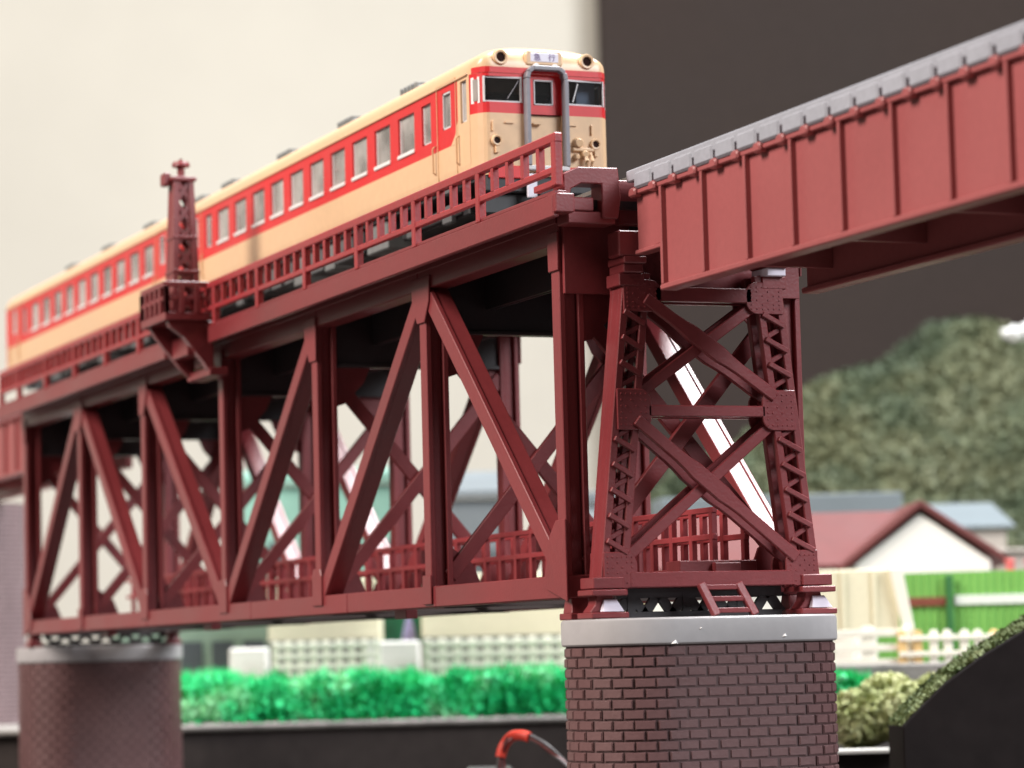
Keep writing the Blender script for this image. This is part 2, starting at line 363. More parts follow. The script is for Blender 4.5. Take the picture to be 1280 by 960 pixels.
# shoes of the truss
for x in (0, 272):
    for y in (0.1, YB-3.2):
        mb = MB().box(x-1.7, x+1.7, y, y+3.1, -2.52, -1.75); mb.hexa([(x-1.3,y+.3,-1.8),(x+1.3,y+.3,-1.8),(x+1.3,y+2.8,-1.8),(x-1.3,y+2.8,-1.8)], [(x-1.0,y+.5,0.05),(x+1.0,y+.5,0.05),(x+1.0,y+2.6,0.05),(x-1.0,y+2.6,0.05)])
        mb.build('shoe', RED, tb, 0.1)
for xe in (1.2,):
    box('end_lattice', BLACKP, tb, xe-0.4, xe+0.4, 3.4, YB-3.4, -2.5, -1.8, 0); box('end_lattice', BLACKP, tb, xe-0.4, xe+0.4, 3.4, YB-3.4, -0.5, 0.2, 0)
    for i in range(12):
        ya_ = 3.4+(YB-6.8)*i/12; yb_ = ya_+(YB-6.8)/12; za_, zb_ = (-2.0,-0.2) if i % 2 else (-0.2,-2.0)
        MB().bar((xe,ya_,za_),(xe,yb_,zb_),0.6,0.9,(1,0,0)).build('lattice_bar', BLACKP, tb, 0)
# inspection walkway inside the lower part of the truss
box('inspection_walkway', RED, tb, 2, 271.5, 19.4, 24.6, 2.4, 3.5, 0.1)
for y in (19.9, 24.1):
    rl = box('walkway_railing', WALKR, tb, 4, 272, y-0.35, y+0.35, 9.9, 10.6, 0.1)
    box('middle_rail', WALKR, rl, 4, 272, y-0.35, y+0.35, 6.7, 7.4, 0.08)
    b0 = None
    x = 271.4; k = 0
    while x > 3:
        box('post', WALKR, rl, x-0.42, x+0.42, y-0.4, y+0.4, 3.4, 10.0, 0.1)
        x -= 5.6; k += 1
box('end_bumper', RED, tb, 269.2, 273.0, 14.6, 24.8, 2.2, 4.2, 0.12)
box('end_bumper', RED, tb, 273.0, 274.0, 18.8, 22.2, 2.6, 3.9, 0.1)
# end of the deck: arched end block and stepped bearing blocks
def arch_block(y0, y1, h0, h1, name):
    mb = MB()
    poly_o = [(y0,45.9),(y0,48.7),(y0+1.9,49.5),(y1-0.3,49.55),(y1,46.0),(y1-0.4,43.6),(y1-2.4,43.6),(y1-2.4,47.6),(y0+2.2,47.6),(y0+0.9,46.9),(y0+0.8,45.9)]
    mb.prism(poly_o, 'x', 277.2, 280.4); return mb.build(name, RED, tb, 0.12)
arch_block(-2.2, 5.0, 0, 0, 'end_arch')
box('end_block', RED, tb, 279.0, 281.6, -3.8, -1.4, 44.0, 46.2, 0.12)
box('end_block', RED, tb, 277.4, 280.2, -1.4, 1.6, 44.45, 46.0, 0.12)
box('end_block', RED, tb, 276.8, 280.0, -1.6, 4.4, 43.0, 44.4, 0.12)
box('end_block', RED, tb, 276.0, 277.6, 6.0, 26.0, 43.4, 48.6, 0.1)
box('end_plate', RED, tb, 273.3, 273.9, 0.4, YB-0.4, 35.6, 44.9, 0.05)
# track on the truss
for x in range(-4, 279, 4):
    box('sleeper', DARK, tb, x-1.0, x+1.0, 8, 24, 46.3, 47.8, 0) if x % 8 == 0 else None
for y in (11.5, 20.5):
    MB().prism([(y-0.7,47.6),(y+0.7,47.6),(y+0.25,48.3),(y+0.25,49.7),(y+0.45,50.0),(y+0.45,50.5),(y-0.45,50.5),(y-0.45,50.0),(y-0.25,49.7),(y-0.25,48.3)], 'x', -140, 280).build('rail', RAIL, tb, 0)

# ================================================================== REFUGE PLATFORM WITH LATTICE MAST
rp = thing('mast_platform', (136, -6.5, 39), 'dark red refuge platform with a lattice mast on the side of the truss', 'platform')
box('floor', RED, rp, 128, 142.4, -10.7, -3.3, 47.1, 48.4, 0.12)
MB().prism([(-10.0,47.1),(-2.6,47.1),(-2.6,39.3),(-3.4,39.3),(-4.2,40.6),(-7.4,44.6),(-9.6,46.2)], 'x', 139.6, 141.4).build('bracket', RED, rp, 0.1)
MB().prism([(-10.0,47.1),(-2.6,47.1),(-2.6,39.3),(-3.6,39.3),(-5.0,40.6),(-8.9,45.4)], 'x', 129.4, 130.8).build('bracket', RED, rp, 0.1)
box('bracket_foot', RED, rp, 129.0, 141.6, -3.4, -0.3, 38.6, 39.9, 0.12)
box('bracket_block', RED, rp, 131.0, 139.5, -6.4, -3.95, 41.9, 45.2, 0.15)
pr_ = [((128.3,-10.4),(142.1,-10.4),5), ((142.1,-10.4),(142.1,-3.0),3), ((128.3,-10.4),(128.3,-3.0),3)]
for (xa,ya),(xb,yb),n in pr_:
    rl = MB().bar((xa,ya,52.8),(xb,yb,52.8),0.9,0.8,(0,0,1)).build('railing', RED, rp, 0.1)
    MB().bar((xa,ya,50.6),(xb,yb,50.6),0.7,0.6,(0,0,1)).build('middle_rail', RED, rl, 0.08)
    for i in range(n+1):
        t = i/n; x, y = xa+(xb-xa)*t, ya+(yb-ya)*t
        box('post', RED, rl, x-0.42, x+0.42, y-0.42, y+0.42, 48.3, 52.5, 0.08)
MX, MY = 136.6, -6.1
def msec(z): return 2.3-(z-48.4)/(70-48.4)*0.75
for sx in (-1,1):
    for sy in (-1,1):
        h0, h1 = msec(48.4), msec(70)
        leg = MB().bar((MX+sx*(h0-.4),MY+sy*(h0-.4),48.3), (MX+sx*(h1-.4),MY+sy*(h1-.4),70), 0.95, 0.95, (1,0,0)).build('mast_leg', RED, rp, 0.08)
nz = 6
for face in range(4):
    for k in range(nz):
        z0 = 48.6+(70-48.6)*k/nz; z1 = 48.6+(70-48.6)*(k+1)/nz; a0, a1 = msec(z0)-.4, msec(z1)-.4
        for d in (1,-1):
            p0 = {0:(a0,-d*a0),1:(-a0,-d*a0),2:(-d*a0,a0),3:(-d*a0,-a0)}[face]; p1 = {0:(a1,d*a1),1:(-a1,d*a1),2:(d*a1,a1),3:(d*a1,-a1)}[face]
            sd = (1,0,0) if face < 2 else (0,1,0)
            if face >= 2:    # solid looking front plate strip
                continue
            MB().bar((MX+p0[0],MY+p0[1],z0),(MX+p1[0],MY+p1[1],z1),0.4,0.75,sd).build('lacing_bar', RED, rp, 0.05)
h0, h1 = msec(48.4), msec(70)
MB().hexa([(MX-h0,MY-h0,48.4),(MX+h0,MY-h0,48.4),(MX+h0,MY-h0+.35,48.4),(MX-h0,MY-h0+.35,48.4)], [(MX-h1,MY-h1,70),(MX+h1,MY-h1,70),(MX+h1,MY-h1+.35,70),(MX-h1,MY-h1+.35,70)]).build('mast_plate', RED, rp, 0.05)
box('mast_head', RED, rp, MX-2.0, MX+2.0, MY-2.0, MY+2.0, 69.8, 70.5, 0.12)
box('side_lamp_box', RED, rp, MX-1.6, MX+0.8, MY-3.0, MY-1.9, 69.2, 71.2, 0.15)
MB().cyl((MX,MY,70.4),(MX,MY,72.6),0.6,n=10).build('mast_post', RED, rp, 0, 40)
MB().cyl((MX,MY,72.3),(MX,MY,73.1),1.5,1.3,n=14).build('mast_wheel', RED, rp, 0.15, 40)
MB().cyl((MX,MY,73.0),(MX,MY,73.6),0.25,n=8).build('mast_tip', RED, rp, 0, 40)
for z in (60.5, 55.0):
    box('mast_band', RED, rp, MX-msec(z)-.15, MX+msec(z)+.15, MY-msec(z)-.2, MY+msec(z)+.15, z, z+0.55, 0.08)

# ================================================================== LATTICE TRESTLE ON THE NEAR PIER
tw = thing('lattice_trestle', (276.4, C, -2.5), 'dark red lattice trestle with crossed braces standing on the brick pier', 'trestle')
XA, XB = 275.3, 278.7
ZB, ZT = 0.8, 37.6
def louter(z): return 14.3-(z-ZB)/(ZT-ZB)*4.1       # outer half width
for sgn in (-1, 1):
    WL = 3.45
    for xi, x in enumerate((XA+0.45, XB-0.45)):
        for inner in (0, 1):
            o0, o1 = louter(ZB)-inner*(WL-0.9)-0.45, louter(ZT)-inner*(WL-0.9)-0.45
            lg = MB().bar((x, C+sgn*o0, ZB), (x, C+sgn*o1, ZT), 0.95, 0.95, (1,0,0)).build('leg', RED, tw, 0.1)
            if xi == 1 and inner == 0: near = lg
    # solid outer side plate of the leg
    o0, o1 = louter(ZB), louter(ZT)
    yA, yB_ = sorted((C+sgn*(o0-0.35), C+sgn*o0)); yC, yD = sorted((C+sgn*(o1-0.35), C+sgn*o1))
    MB().hexa([(XA,yA,ZB),(XB-0.9,yA,ZB),(XB-0.9,yB_,ZB),(XA,yB_,ZB)], [(XA,yC,ZT),(XB-0.9,yC,ZT),(XB-0.9,yD,ZT),(XA,yD,ZT)]).build('leg_plate', RED, tw, 0.05)
    n = 22; zs = [3.5+(36-3.5)*i/n for i in range(n+1)]
    for xf in (XB-0.2, XA+0.2):
        for i in range(n):
            a, b = (0.35, WL-0.35) if i % 2 == 0 else (WL-0.35, 0.35)
            if sgn > 0: a, b = b, a
            zmid = (zs[i]+zs[i+1])/2
            if 19.4 < zmid < 23.8 or zmid > 33.2 or zmid < 4.6: continue
            xo = xf+(0.35 if i % 2 else -0.25)*(1 if xf > 276 else -1)
            p = (xo, C+sgn*(louter(zs[i])-a), zs[i]); q = (xo, C+sgn*(louter(zs[i+1])-b), zs[i+1])
            pr2 = MB().bar(p, q, 0.5, 0.62, (1,0,0)).build('lacing_bar', RED, near, 0.08)
    def rivets(mb, y0, y1, z0, z1, ny, nz_):
        for i in range(ny):
            for j in range(nz_):
                if (i+j) % 2 and 0 < i < ny-1 and 0 < j < nz_-1: continue
                y = y0+(y1-y0)*i/max(1,ny-1); z = z0+(z1-z0)*j/max(1,nz_-1)
                mb.cyl((XB+0.2,y,z),(XB+0.33,y,z),0.15,0.09,6)
    # gussets with rivets
    def gus(zc, h, y_out, y_in, name='gusset_plate'):
        c = 0.9
        pts = [(y_out, zc-h), (y_in-sgn*0-(-sgn)*0, zc-h)]
        yo, yi = C+sgn*y_out, C+sgn*y_in
        k = sgn
        poly = [(yo, zc-h)]+[(yi+k*(1.5-1.5*math.sin(q*math.pi/10)), zc-h+1.5-1.5*math.cos(q*math.pi/10)) for q in range(6)]+[(yi+k*(1.5-1.5*math.cos(q*math.pi/10)), zc+h-1.5+1.5*math.sin(q*math.pi/10)) for q in range(6)]+[(yo, zc+h)]
        g = MB().prism(poly, 'x', XB-0.05, XB+0.25).build(name, RED, tw, 0.08)
        MB().prism(poly, 'x', XA-0.25, XA+0.05).build(name, RED, tw, 0.08)
        mb = MB(); rivets(mb, yo-k*0.5, yi+k*0.7, zc-h+0.6, zc+h-0.6, 6, 6); mb.build('rivets', RED, g, 0)
    gus(21.6, 2.4, louter(21.6)-0.4, 7.2)
    gus(34.9, 1.9, louter(35)-0.1, 5.5)
    gus(3.0, 2.1, louter(3)-0.2, 9.6)
    # shoe: cap block, upper plate, bearing, base plate
    ys = C+sgn*13.5
    box('shoe_block', RED, tw, XB-3.2, XB+0.6, ys-1.9, ys+2.0, 0.9, 2.2, 0.1)
    box('shoe_plate', RED, tw, XB-3.4, XB+0.9, ys-2.2, ys+2.3, 0.1, 0.8, 0.12)
    box('base_plate', RED, tw, XB-3.4, XB+0.9, ys-2.3, ys+2.4, -2.5, -1.8, 0.12)
    MB().prism([(ys-1.9,-1.8),(ys+1.9,-1.8),(ys+1.2,-0.9),(ys+1.0,0.15),(ys-1.0,0.15),(ys-1.2,-0.9)], 'x', XB-2.8, XB-0.6).build('bearing', RED, tw, 0.08)
    MB().hexa([(XB-0.5,ys-0.7,-1.74),(XB+0.5,ys-0.7,-1.74),(XB+0.5,ys+2.0,-1.74),(XB-0.5,ys+2.0,-1.74)], [(XB-0.55,ys-0.2,-0.3),(XB-0.35,ys-0.2,-0.3),(XB-0.35,ys+1.4,-0.3),(XB-0.55,ys+1.4,-0.3)]).build('bearing_plate', PLATE, tw, 0.06)
    # top bearing under the girder
    yt = C+sgn*9.3
    box('top_block', RED, tw, XA, XB+0.3, yt-1.6, yt+1.6, 36.0, 37.5, 0.1)
    box('top_plate', RED if sgn < 0 else PLATE, tw, XA+0.3, XB+1.0, yt-1.3, yt+1.2, 37.5, 38.5, 0.1)
    box('top_seat', RED, tw, XA+0.3, XB+1.6, yt-1.5, yt+1.4, 38.5, 39.35, 0.12)
    # bracket under the girder end
    if sgn < 0:
        box('end_bracket', RED, tw, XB-1.6, XB+1.6, 4.6, 7.4, 39.3, 42.3, 0.15)
for x in (XA+0.3, XB-0.2):
    for (za, zb) in ((34.6, 23.2), (20.4, 4.2)):
        for k in (0, 1):
            ya, yb = louter(za)-2.9, louter(zb)-2.9
            s_ = 1 if k else -1
            off = 0.24*(1 if k else -1)
            p = Vector((0, C-s_*ya, za)); q = Vector((0, C+s_*yb, zb)); d = (q-p).normalized(); nr = Vector((0,-d.z,d.y)); L = (q-p).length
            tc = ya/(ya+yb)*L; up_, dn_ = [], []
            for u, hgt in ((0,.68),(tc-5.2,.68),(tc-3.6,.78),(tc-2.2,.98),(tc+2.2,.98),(tc+3.6,.78),(tc+5.2,.68),(L,.68)):
                if not k: hgt = 0.66
                a_ = p+d*u+nr*hgt; b_ = p+d*u-nr*hgt; up_.append((a_.y,a_.z)); dn_.append((b_.y,b_.z))
            MB().prism(up_+dn_[::-1], 'x', x+off-0.24, x+off+0.3*k+0.24).build('cross_brace', RED, tw, 0.1)
    hw = louter(21.6)-6.0
    box('tie_beam', RED, tw, x-0.5, x+0.45, C-hw-1.6, C+hw+1.6, 20.8, 22.1, 0.1)
    box('top_beam', RED, tw, x-0.6, x+0.45, C-6.3, C+6.3, 34.3, 36.0, 0.1)
    box('foot_beam', RED, tw, x-0.6, x+0.5, C-10.6, C+10.6, 1.0, 2.75, 0.1)
# perforated tie girder between the shoes
xg = XA-0.2
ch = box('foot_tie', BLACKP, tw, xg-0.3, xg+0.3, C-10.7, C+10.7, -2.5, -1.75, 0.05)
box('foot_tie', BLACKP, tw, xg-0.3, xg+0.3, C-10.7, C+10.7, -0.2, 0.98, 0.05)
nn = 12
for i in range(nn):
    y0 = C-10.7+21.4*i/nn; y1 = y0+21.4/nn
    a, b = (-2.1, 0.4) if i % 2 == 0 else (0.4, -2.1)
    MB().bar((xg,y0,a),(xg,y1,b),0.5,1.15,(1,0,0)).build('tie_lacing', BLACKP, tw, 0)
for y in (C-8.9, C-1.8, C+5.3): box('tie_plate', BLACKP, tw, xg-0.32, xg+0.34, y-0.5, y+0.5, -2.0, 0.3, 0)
# small stair ladder
ld = MB().bar((XB+0.6, 14.2, 1.3), (XB+1.7, 15.6, -2.45), 0.9, 0.9, (1,0,0)).build('ladder_rail', RED, tw, 0.1)
MB().bar((XB+0.6, 19.0, 1.3), (XB+1.7, 20.6, -2.45), 0.9, 0.9, (1,0,0)).build('ladder_rail', RED, tw, 0.1)
for k in range(3):
    t = 0.12+0.36*k; x = XB+0.6+1.1*t; z = 1.3-3.75*t; y = 14.2+1.4*t
    box('ladder_tread', RED, tw, x-0.5, x+0.3, y+0.2, y+5.0, z-0.3, z+0.3, 0.08)

# ================================================================== GIRDER BRIDGES
def girder(X0, X1, label, right=True):
    t = thing('girder_bridge', ((X0+X1)/2, C, 34), label, 'bridge', 'plate girder spans on either side of the truss')
    n0, n1 = (X0+8.3, X1) if right else (X0, X1-8.3)
    for sg in (-1, 1):
        yw = C+sg*9.0; yo = C+sg*9.35
        poly = [(X0+0.8,46.2),(X0+0.8,39.7),(X0+8.0,40.0),(X0+8.0,34.9),(X1,34.9),(X1,46.2)] if right else [(X0,46.2),(X0,34.9),(X1-8,34.9),(X1-8,40),(X1-0.8,39.7),(X1-0.8,46.2)]
        MB().prism(poly, 'y', yw-0.35, yw+0.35).build('web_plate', RED2, t, 0.05)
        box('bottom_flange', RED2, t, n0-0.5, n1, yw-1.05, yw+1.05, 34.3, 35.0, 0.15)
        if right: box('bottom_flange', RED2, t, X0+0.8, X0+8.2, yw-0.8, yw+0.8, 39.3, 39.8, 0.1)
        box('top_flange', RED2, t, X0+0.6, X1-0.2, yw-1.0, yw+1.0, 46.2, 46.75, 0.1)
        x = X0+8.3 if right else X1-8.3
        first = True; k = 0; sm = None
        while (x < X1-1) if right else (x > X0+1):
            if sm is None:
                sm = MB().box(x-0.28, x+0.28, yw+sg*0.3 if sg>0 else yw-1.0, yw+1.0 if sg>0 else yw-0.3, 35.0, 46.2).build('stiffener', RED2, t, 0.06); sx = x
            else:
                o = bpy.data.objects.new('stiffener', sm.data); col.objects.link(o); o.parent = t; o.location = ((x-sx)*S, 0, 0)
            x += 10.57 if right else -10.57
        # knuckles under the sleepers
        x = X0+1.6; kn = None
        while x < X1-0.5:
            if kn is None:
                kn = MB().prism([(x-0.8,45.9),(x+0.8,45.9),(x+0.95,46.5),(x+0.6,47.0),(x-0.6,47.0),(x-0.95,46.5)], 'y', *sorted((yw+sg*0.35, yw+sg*1.45))).build('sleeper_clip', RED2, t, 0.2); kx = x
            else:
                o = bpy.data.objects.new('sleeper_clip', kn.data); col.objects.link(o); o.parent = t; o.location = ((x-kx)*S, 0, 0)
            x += 5.285
    x = X0+14
    while x < X1: box('cross_frame', RED2, t, x-0.4, x+0.4, C-8.6, C+8.6, 36.5, 45.5, 0); x += 21.14
    box('track_base', GREY, t, X0-0.5, X1, C-10.05, C+10.05, 47.9, 49.25, 0.12)
    sl = None; x = X0+1.6+2.64
    while x < X1-1:
        if sl is None: sl = box('sleeper', GREY, t, x-2.25, x+2.25, C-10.3, C+10.3, 46.8, 48.7, 0.25); sx = x
        else:
            o = bpy.data.objects.new('sleeper', sl.data); col.objects.link(o); o.parent = t; o.location = ((x-sx)*S, 0, 0)
        x += 5.285
    if right:
        for y in (11.5, 20.5):
            MB().prism([(y-0.8,48.8),(y+0.8,48.8),(y+0.25,49.2),(y+0.25,50.0),(y+0.5,50.2),(y+0.5,50.6),(y-0.5,50.6),(y-0.5,50.2),(y-0.25,50.0),(y-0.25,49.2)], 'x', X0-0.2, X1).build('rail', RAIL, t, 0)
    return t
girder(280.4, 420, 'pinkish red plate girder span with grey track rising to the right edge')
girder(-141, -5.5, 'red plate girder span glimpsed at the far left edge', False)

# ================================================================== RAILCARS
Y0 = C-9.8
def panel(us, vs, holes, fn, depth, mt, name, parent, colr=None, label=None, skip=None):
    us = sorted(set(us)); vs = sorted(set(vs)); mb = MB()
    def inh(u, v): return any(a < u < b and c < v < d for a,b,c,d in holes) or (skip and skip(u, v))
    for i in range(len(us)-1):
        for j in range(len(vs)-1):
            if not inh((us[i]+us[i+1])/2, (vs[j]+vs[j+1])/2):
                mb.add([fn(us[i],vs[j],0),fn(us[i+1],vs[j],0),fn(us[i+1],vs[j+1],0),fn(us[i],vs[j+1],0)], [(0,1,2,3)])
    for a,b,c,d in holes:
        uu = [u for u in us if a-1e-6 <= u <= b+1e-6]; vv = [v for v in vs if c-1e-6 <= v <= d+1e-6]
        for i in range(len(uu)-1):
            for v in (c, d):
                if vs[0] <= v <= vs[-1]: mb.add([fn(uu[i],v,0),fn(uu[i+1],v,0),fn(uu[i+1],v,depth),fn(uu[i],v,depth)], [(0,1,2,3)])
        for j in range(len(vv)-1):
            for u in (a, b): mb.add([fn(u,vv[j],0),fn(u,vv[j+1],0),fn(u,vv[j+1],depth),fn(u,vv[j],depth)], [(0,1,2,3)])
    return mb.build(name, mt, parent, 0, 30, label=label)
ZR0, ZR1 = 61.65, 70.0        # red band
def railcar(XF, XR, wins, narrow, doors, label, cab):
    t = thing('railcar', ((XF+XR)/2, C, 50.5), label, 'railcar', 'cream and red railcars coupled on the truss')
    xs = XF-2.4 if cab else XF-0.6
    for sg in (-1, 1):
        fn = lambda u, v, d, sg=sg: (u, C+sg*(9.8-d-max(0, 58.2-v)**2*0.10), v)
        H = [(x-3.2, x+3.2, 63.35, 68.75) for x in wins]+[(x-1.75, x+1.75, 63.35, 68.9) for x in narrow]
        Hd = [(x-1.5, x+1.5, 64.2, 69.2) for x in doors]
        Hc = [(XF-5.6, XF-3.4, 64.0, 69.6)] if cab else []
        dedge = doors[0]+4.0 if cab else xs
        allu = [XR+0.6, xs, dedge]+[v for h in H+Hd+Hc for v in h[:2]]
        allv = [ZR0, ZR1]+[v for h in H+Hd+Hc for v in h[2:]]
        panel([u for u in allu if u <= dedge], allv, H+Hd, fn, 0.55, TRED, 'window_band', t)
        if cab: panel([u for u in allu if u >= dedge], allv, Hc, fn, 0.55, CREAM, 'cab_side', t)
        panel([XR+0.6, xs], [56.2, 57.2, 58.2, ZR0], [], fn, 0.5, CREAM, 'lower_side', t)
        def Yp(d): return C+sg*(9.8-d)
        def yb(d0, d1): return sorted((Yp(d0), Yp(d1)))
        for a,b,c,d in H+Hc:
            f = MB()
            for x0,x1,z0,z1 in ((a,b,c,c+0.3),(a,b,d-0.12,d),(a,a+0.3,c,d),(b-0.12,b,c,d)):
                f.box(x0,x1,*yb(0.3,0.6),z0,z1)
            wf = f.build('window_frame', GSILV, t, 0)
            box('pane', GLASS, wf, a+0.2, b-0.2, *yb(0.40, 0.46), c+0.2, d-0.2, 0)
            if b-a > 5: box('sill', WHITE, wf, a-0.1, b+0.1, *yb(-0.22, 0.1), c-0.35, c+0.2, 0.08)
        for x in doors:
            # door leaf outline grooves, header rail, window
            a,b,c,d = (x-1.5, x+1.5, 64.2, 69.2)
            f = MB()
            for x0,x1,z0,z1 in ((a,b,c,c+0.25),(a,b,d-0.25,d),(a,a+0.25,c,d),(b-0.25,b,c,d)): f.box(x0,x1,*yb(0.05,0.5),z0,z1)
            dr = MB().box(x-3.6,x-3.45,*yb(-0.10,0.1),57.0,70.4).box(x+3.45,x+3.6,*yb(-0.10,0.1),57.0,70.4).box(x-3.6,x+3.6,*yb(-0.25,0.1),70.25,70.5).build('door_frame', CREAM, t, 0)
            wf = f.build('window_frame', GSILV, dr, 0)
            box('pane', GLASS, wf, a+0.2, b-0.2, *yb(0.40, 0.46), c+0.2, d-0.2, 0)
            box('door_step', DKGREY, dr, x-2.4, x+2.4, *yb(-0.15, 1.2), 55.4, 56.1, 0.1)
            for dx in (-4.4, 4.4): MB().tube([(x+dx,Yp(-0.05),58.6),(x+dx,Yp(-0.45),58.9),(x+dx,Yp(-0.45),62.2),(x+dx,Yp(-0.05),62.5)],0.13,6).build('grab_rail', CREAM, t, 0, 40)
    # roof loft
    ring = []
    for i in range(29):
        a = math.pi*(i/28)
        cy, sz = -math.cos(a), math.sin(a)
        y = 9.8*math.copysign(abs(cy)**0.72, cy); z = 70.0+4.15*sz**0.86
        ring.append((y, z))
    def corner(y): q = max(0, (abs(y)-7.9)/1.9); return 2.5*q**2.2
    def xfront(y, z): return XF-corner(y)-2.0*(max(0, z-71.0)/3.2)**2
    rings = [[Vector((XR, C+y, z)) for y,z in ring]]
    if cab:
        rings.append([Vector((xfront(y,z)-1.6, C+y, z)) for y,z in ring])
        rings.append([Vector((xfront(y,z)-0.5, C+y*0.992, 70+(z-70)*0.965)) for y,z in ring])
        rings.append([Vector((xfront(y*0.97,70+(z-70)*0.88), C+y*0.97, 70+(z-70)*0.88)) for y,z in ring])
    else: rings.append([Vector((XF, C+y, z)) for y,z in ring])
    mb = MB(); n = len(ring)
    for k, rr in enumerate(rings): mb.v += rr
    for k in range(len(rings)-1):
        for i in range(n-1): mb.f.append((k*n+i, k*n+i+1, (k+1)*n+i+1, (k+1)*n+i))
    mb.f.append(tuple(range(n)))
    if cab:      # front dome, down to the top of the red mask
        last = rings[-1]; base = len(mb.v); rows = 5
        for j in range(1, rows+1):
            for i, v in enumerate(last):
                y = v.y-C; z = v.z+(70.0-v.z)*j/rows
                mb.v.append(Vector((xfront(y, z), v.y, z)))
        prev = 3*n
        for j in range(rows):
            cur = base+j*n
            for i in range(n-1): mb.f.append((prev+i, prev+i+1, cur+i+1, cur+i))
            prev = cur
    else: mb.f.append(tuple(range(n, 2*n)))
    mb.build('roof', CREAM, t, 0, 50)
    for sg in (-1, 1): box('gutter', CREAM, t, XR+0.3, XF-3, *sorted((C+sg*9.7, C+sg*10.05)), 70.0, 70.35, 0.08)
    # floor, seats, partition, ends
    box('floor', DARK, t, XR+0.5, XF-2.6, C-9.2, C+9.2, 55.8, 57.0, 0)
    box('seat_block', SEAT, t, XR+16, wins[0]+6 if wins else XF-20, C-8.6, C+8.6, 57.0, 63.6, 0.2)
    for x in wins:
        for y in (-5.3, 5.3): box('seat_back', SEAT, t, x-5.2, x-4.4, C+y-3.2, C+y+3.2, 63.5, 66.2, 0.2)
    MB().box(XR, XR+0.6, Y0, Y0+19.6, 56.2, 69.98).build('end_wall', TRED, t, 0)
    if not cab: MB().box(XF-0.6, XF, Y0, Y0+19.6, 56.2, 69.98).build('end_wall', TRED, t, 0)
    # roof ventilators
    k = 0; x = XF-20 if cab else XF-14
    vs = [193.5, 177.4, 165.5, 148.2, 135.2, 116.6, 104] if cab else [86, 69, 53.4, 37.4, 22.5, 6.8, -7, -27]
    for i, x in enumerate(vs):
        big = i % 2 == 0
        L = 4.4 if big else 3.0; hh = 1.6 if big else 1.05
        v = MB().prism([(x-L,73.2),(x+L,73.2),(x+L*0.75,73.9+hh),(x-L*0.75,73.9+hh)], 'y', 11.6, 18.6).build('roof_vent', VENT, t, 0.55, 50, seg=3)
        if big:
            for q in range(5): box('vent_rib', VENT, v, x-L*0.7+q*L*0.33, x-L*0.7+q*L*0.33+0.5, 11.4, 18.8, 73.5, 74.1+hh, 0.05)
    # underfloor and bogies
    for bx in (XF-22, XR+20):
        bg_ = box('bogie', DARK, t, bx-13, bx+13, C-7.6, C+7.6, 52.4, 54.0, 0.2)
        for wx in (-7, 7):
            for sy in (-1, 1):
                MB().cyl((bx+wx, C+sy*4.9, 53.4), (bx+wx, C+sy*3.6, 53.4), 2.9, n=20).build('wheel', DKGREY, bg_, 0.1, 40)
                box('axle_box', DKGREY, bg_, bx+wx-1.6, bx+wx+1.6, *sorted((C+sy*7.6, C+sy*8.6)), 51.9, 54.4, 0.2)
            MB().cyl((bx+wx, C-5, 53.4), (bx+wx, C+5, 53.4), 0.5, n=8).build('axle', DKGREY, bg_, 0, 40)
        for sy in (-1, 1): box('side_frame', DKGREY, bg_, bx-11, bx+11, *sorted((C+sy*7.3, C+sy*8.2)), 52.8, 54.2, 0.2)
    x = XR+36; rr = random.Random(int(XF))
    while x < XF-38:
        L = rr.uniform(3.5, 9)
        box('equipment_box', rr.choice([DKGREY, DKGREY, DARK, VENT]), t, x, x+L, C-8.8, C+rr.uniform(-2,8.8), rr.uniform(51.2,52.6), 55.8, 0.2)
        x += L+rr.uniform(0.7, 2.5)
    if not cab: return t
    # ---------------- cab front
    hw = [(-8.7,-3.25,66.1,69.55), (3.25,8.7,66.1,69.55)]; door = (-2.35,2.35,57.2,70.0)
    ys = [-9.8,-9.55,-9.2,-8.7,-8.3,-7.9,-3.25,-2.35,2.35,3.25,7.9,8.3,8.7,9.2,9.55,9.8]
    fn = lambda u, v, d: (xfront(u, min(v,71))-d, C+u, v)
    panel(ys, [64.65,66.1,69.55,70.0], hw+[(-2.35,2.35,64.65,70.0)], fn, 0.5, TRED, 'front_mask', t)
    panel(ys, [56.4,57.2,64.65], [(-2.35,2.35,57.2,64.65)], fn, 0.5, CREAM, 'front_lower', t)
    st = MB()
    zt = 70.02
    ysx = [-9.6+i*0.6 for i in range(33)]
    for i in range(len(ysx)-1):
        a, b = ysx[i], ysx[i+1]
        st.hexa([(xfront(a,70)-.1,C+a,zt),(xfront(a,70)+.09,C+a,zt),(xfront(b,70)+.09,C+b,zt),(xfront(b,70)-.1,C+b,zt)], [(xfront(a,70)-.1,C+a,70.8),(xfront(a,70)+.09,C+a,70.8),(xfront(b,70)+.09,C+b,70.8),(xfront(b,70)-.1,C+b,70.8)])
    st.build('brow_stripe', TRED, t, 0)
    MB().box(XF-1.0, XF-0.5, C-2.35, C+2.35, 64.62, 66.0).box(XF-1.0, XF-0.5, C-2.35, C-1.4, 66.0, 70.0).box(XF-1.0, XF-0.5, C+1.4, C+2.35, 66.0, 70.0).box(XF-1.0, XF-0.5, C-1.4, C+1.4, 69.4, 70.0).build('gangway_door', TRED, t, 0)
    box('gangway_door_lower', CREAM, t, XF-1.0, XF-0.45, C-2.35, C+2.35, 57.2, 64.6, 0.05)
    fr = MB()
    for y0,y1,z0,z1 in ((-1.4,1.4,66.0,66.2),(-1.4,1.4,69.2,69.4),(-1.4,-1.2,66.0,69.4),(1.2,1.4,66.0,69.4)): fr.box(XF-0.85,XF-0.4,C+y0,C+y1,z0,z1)
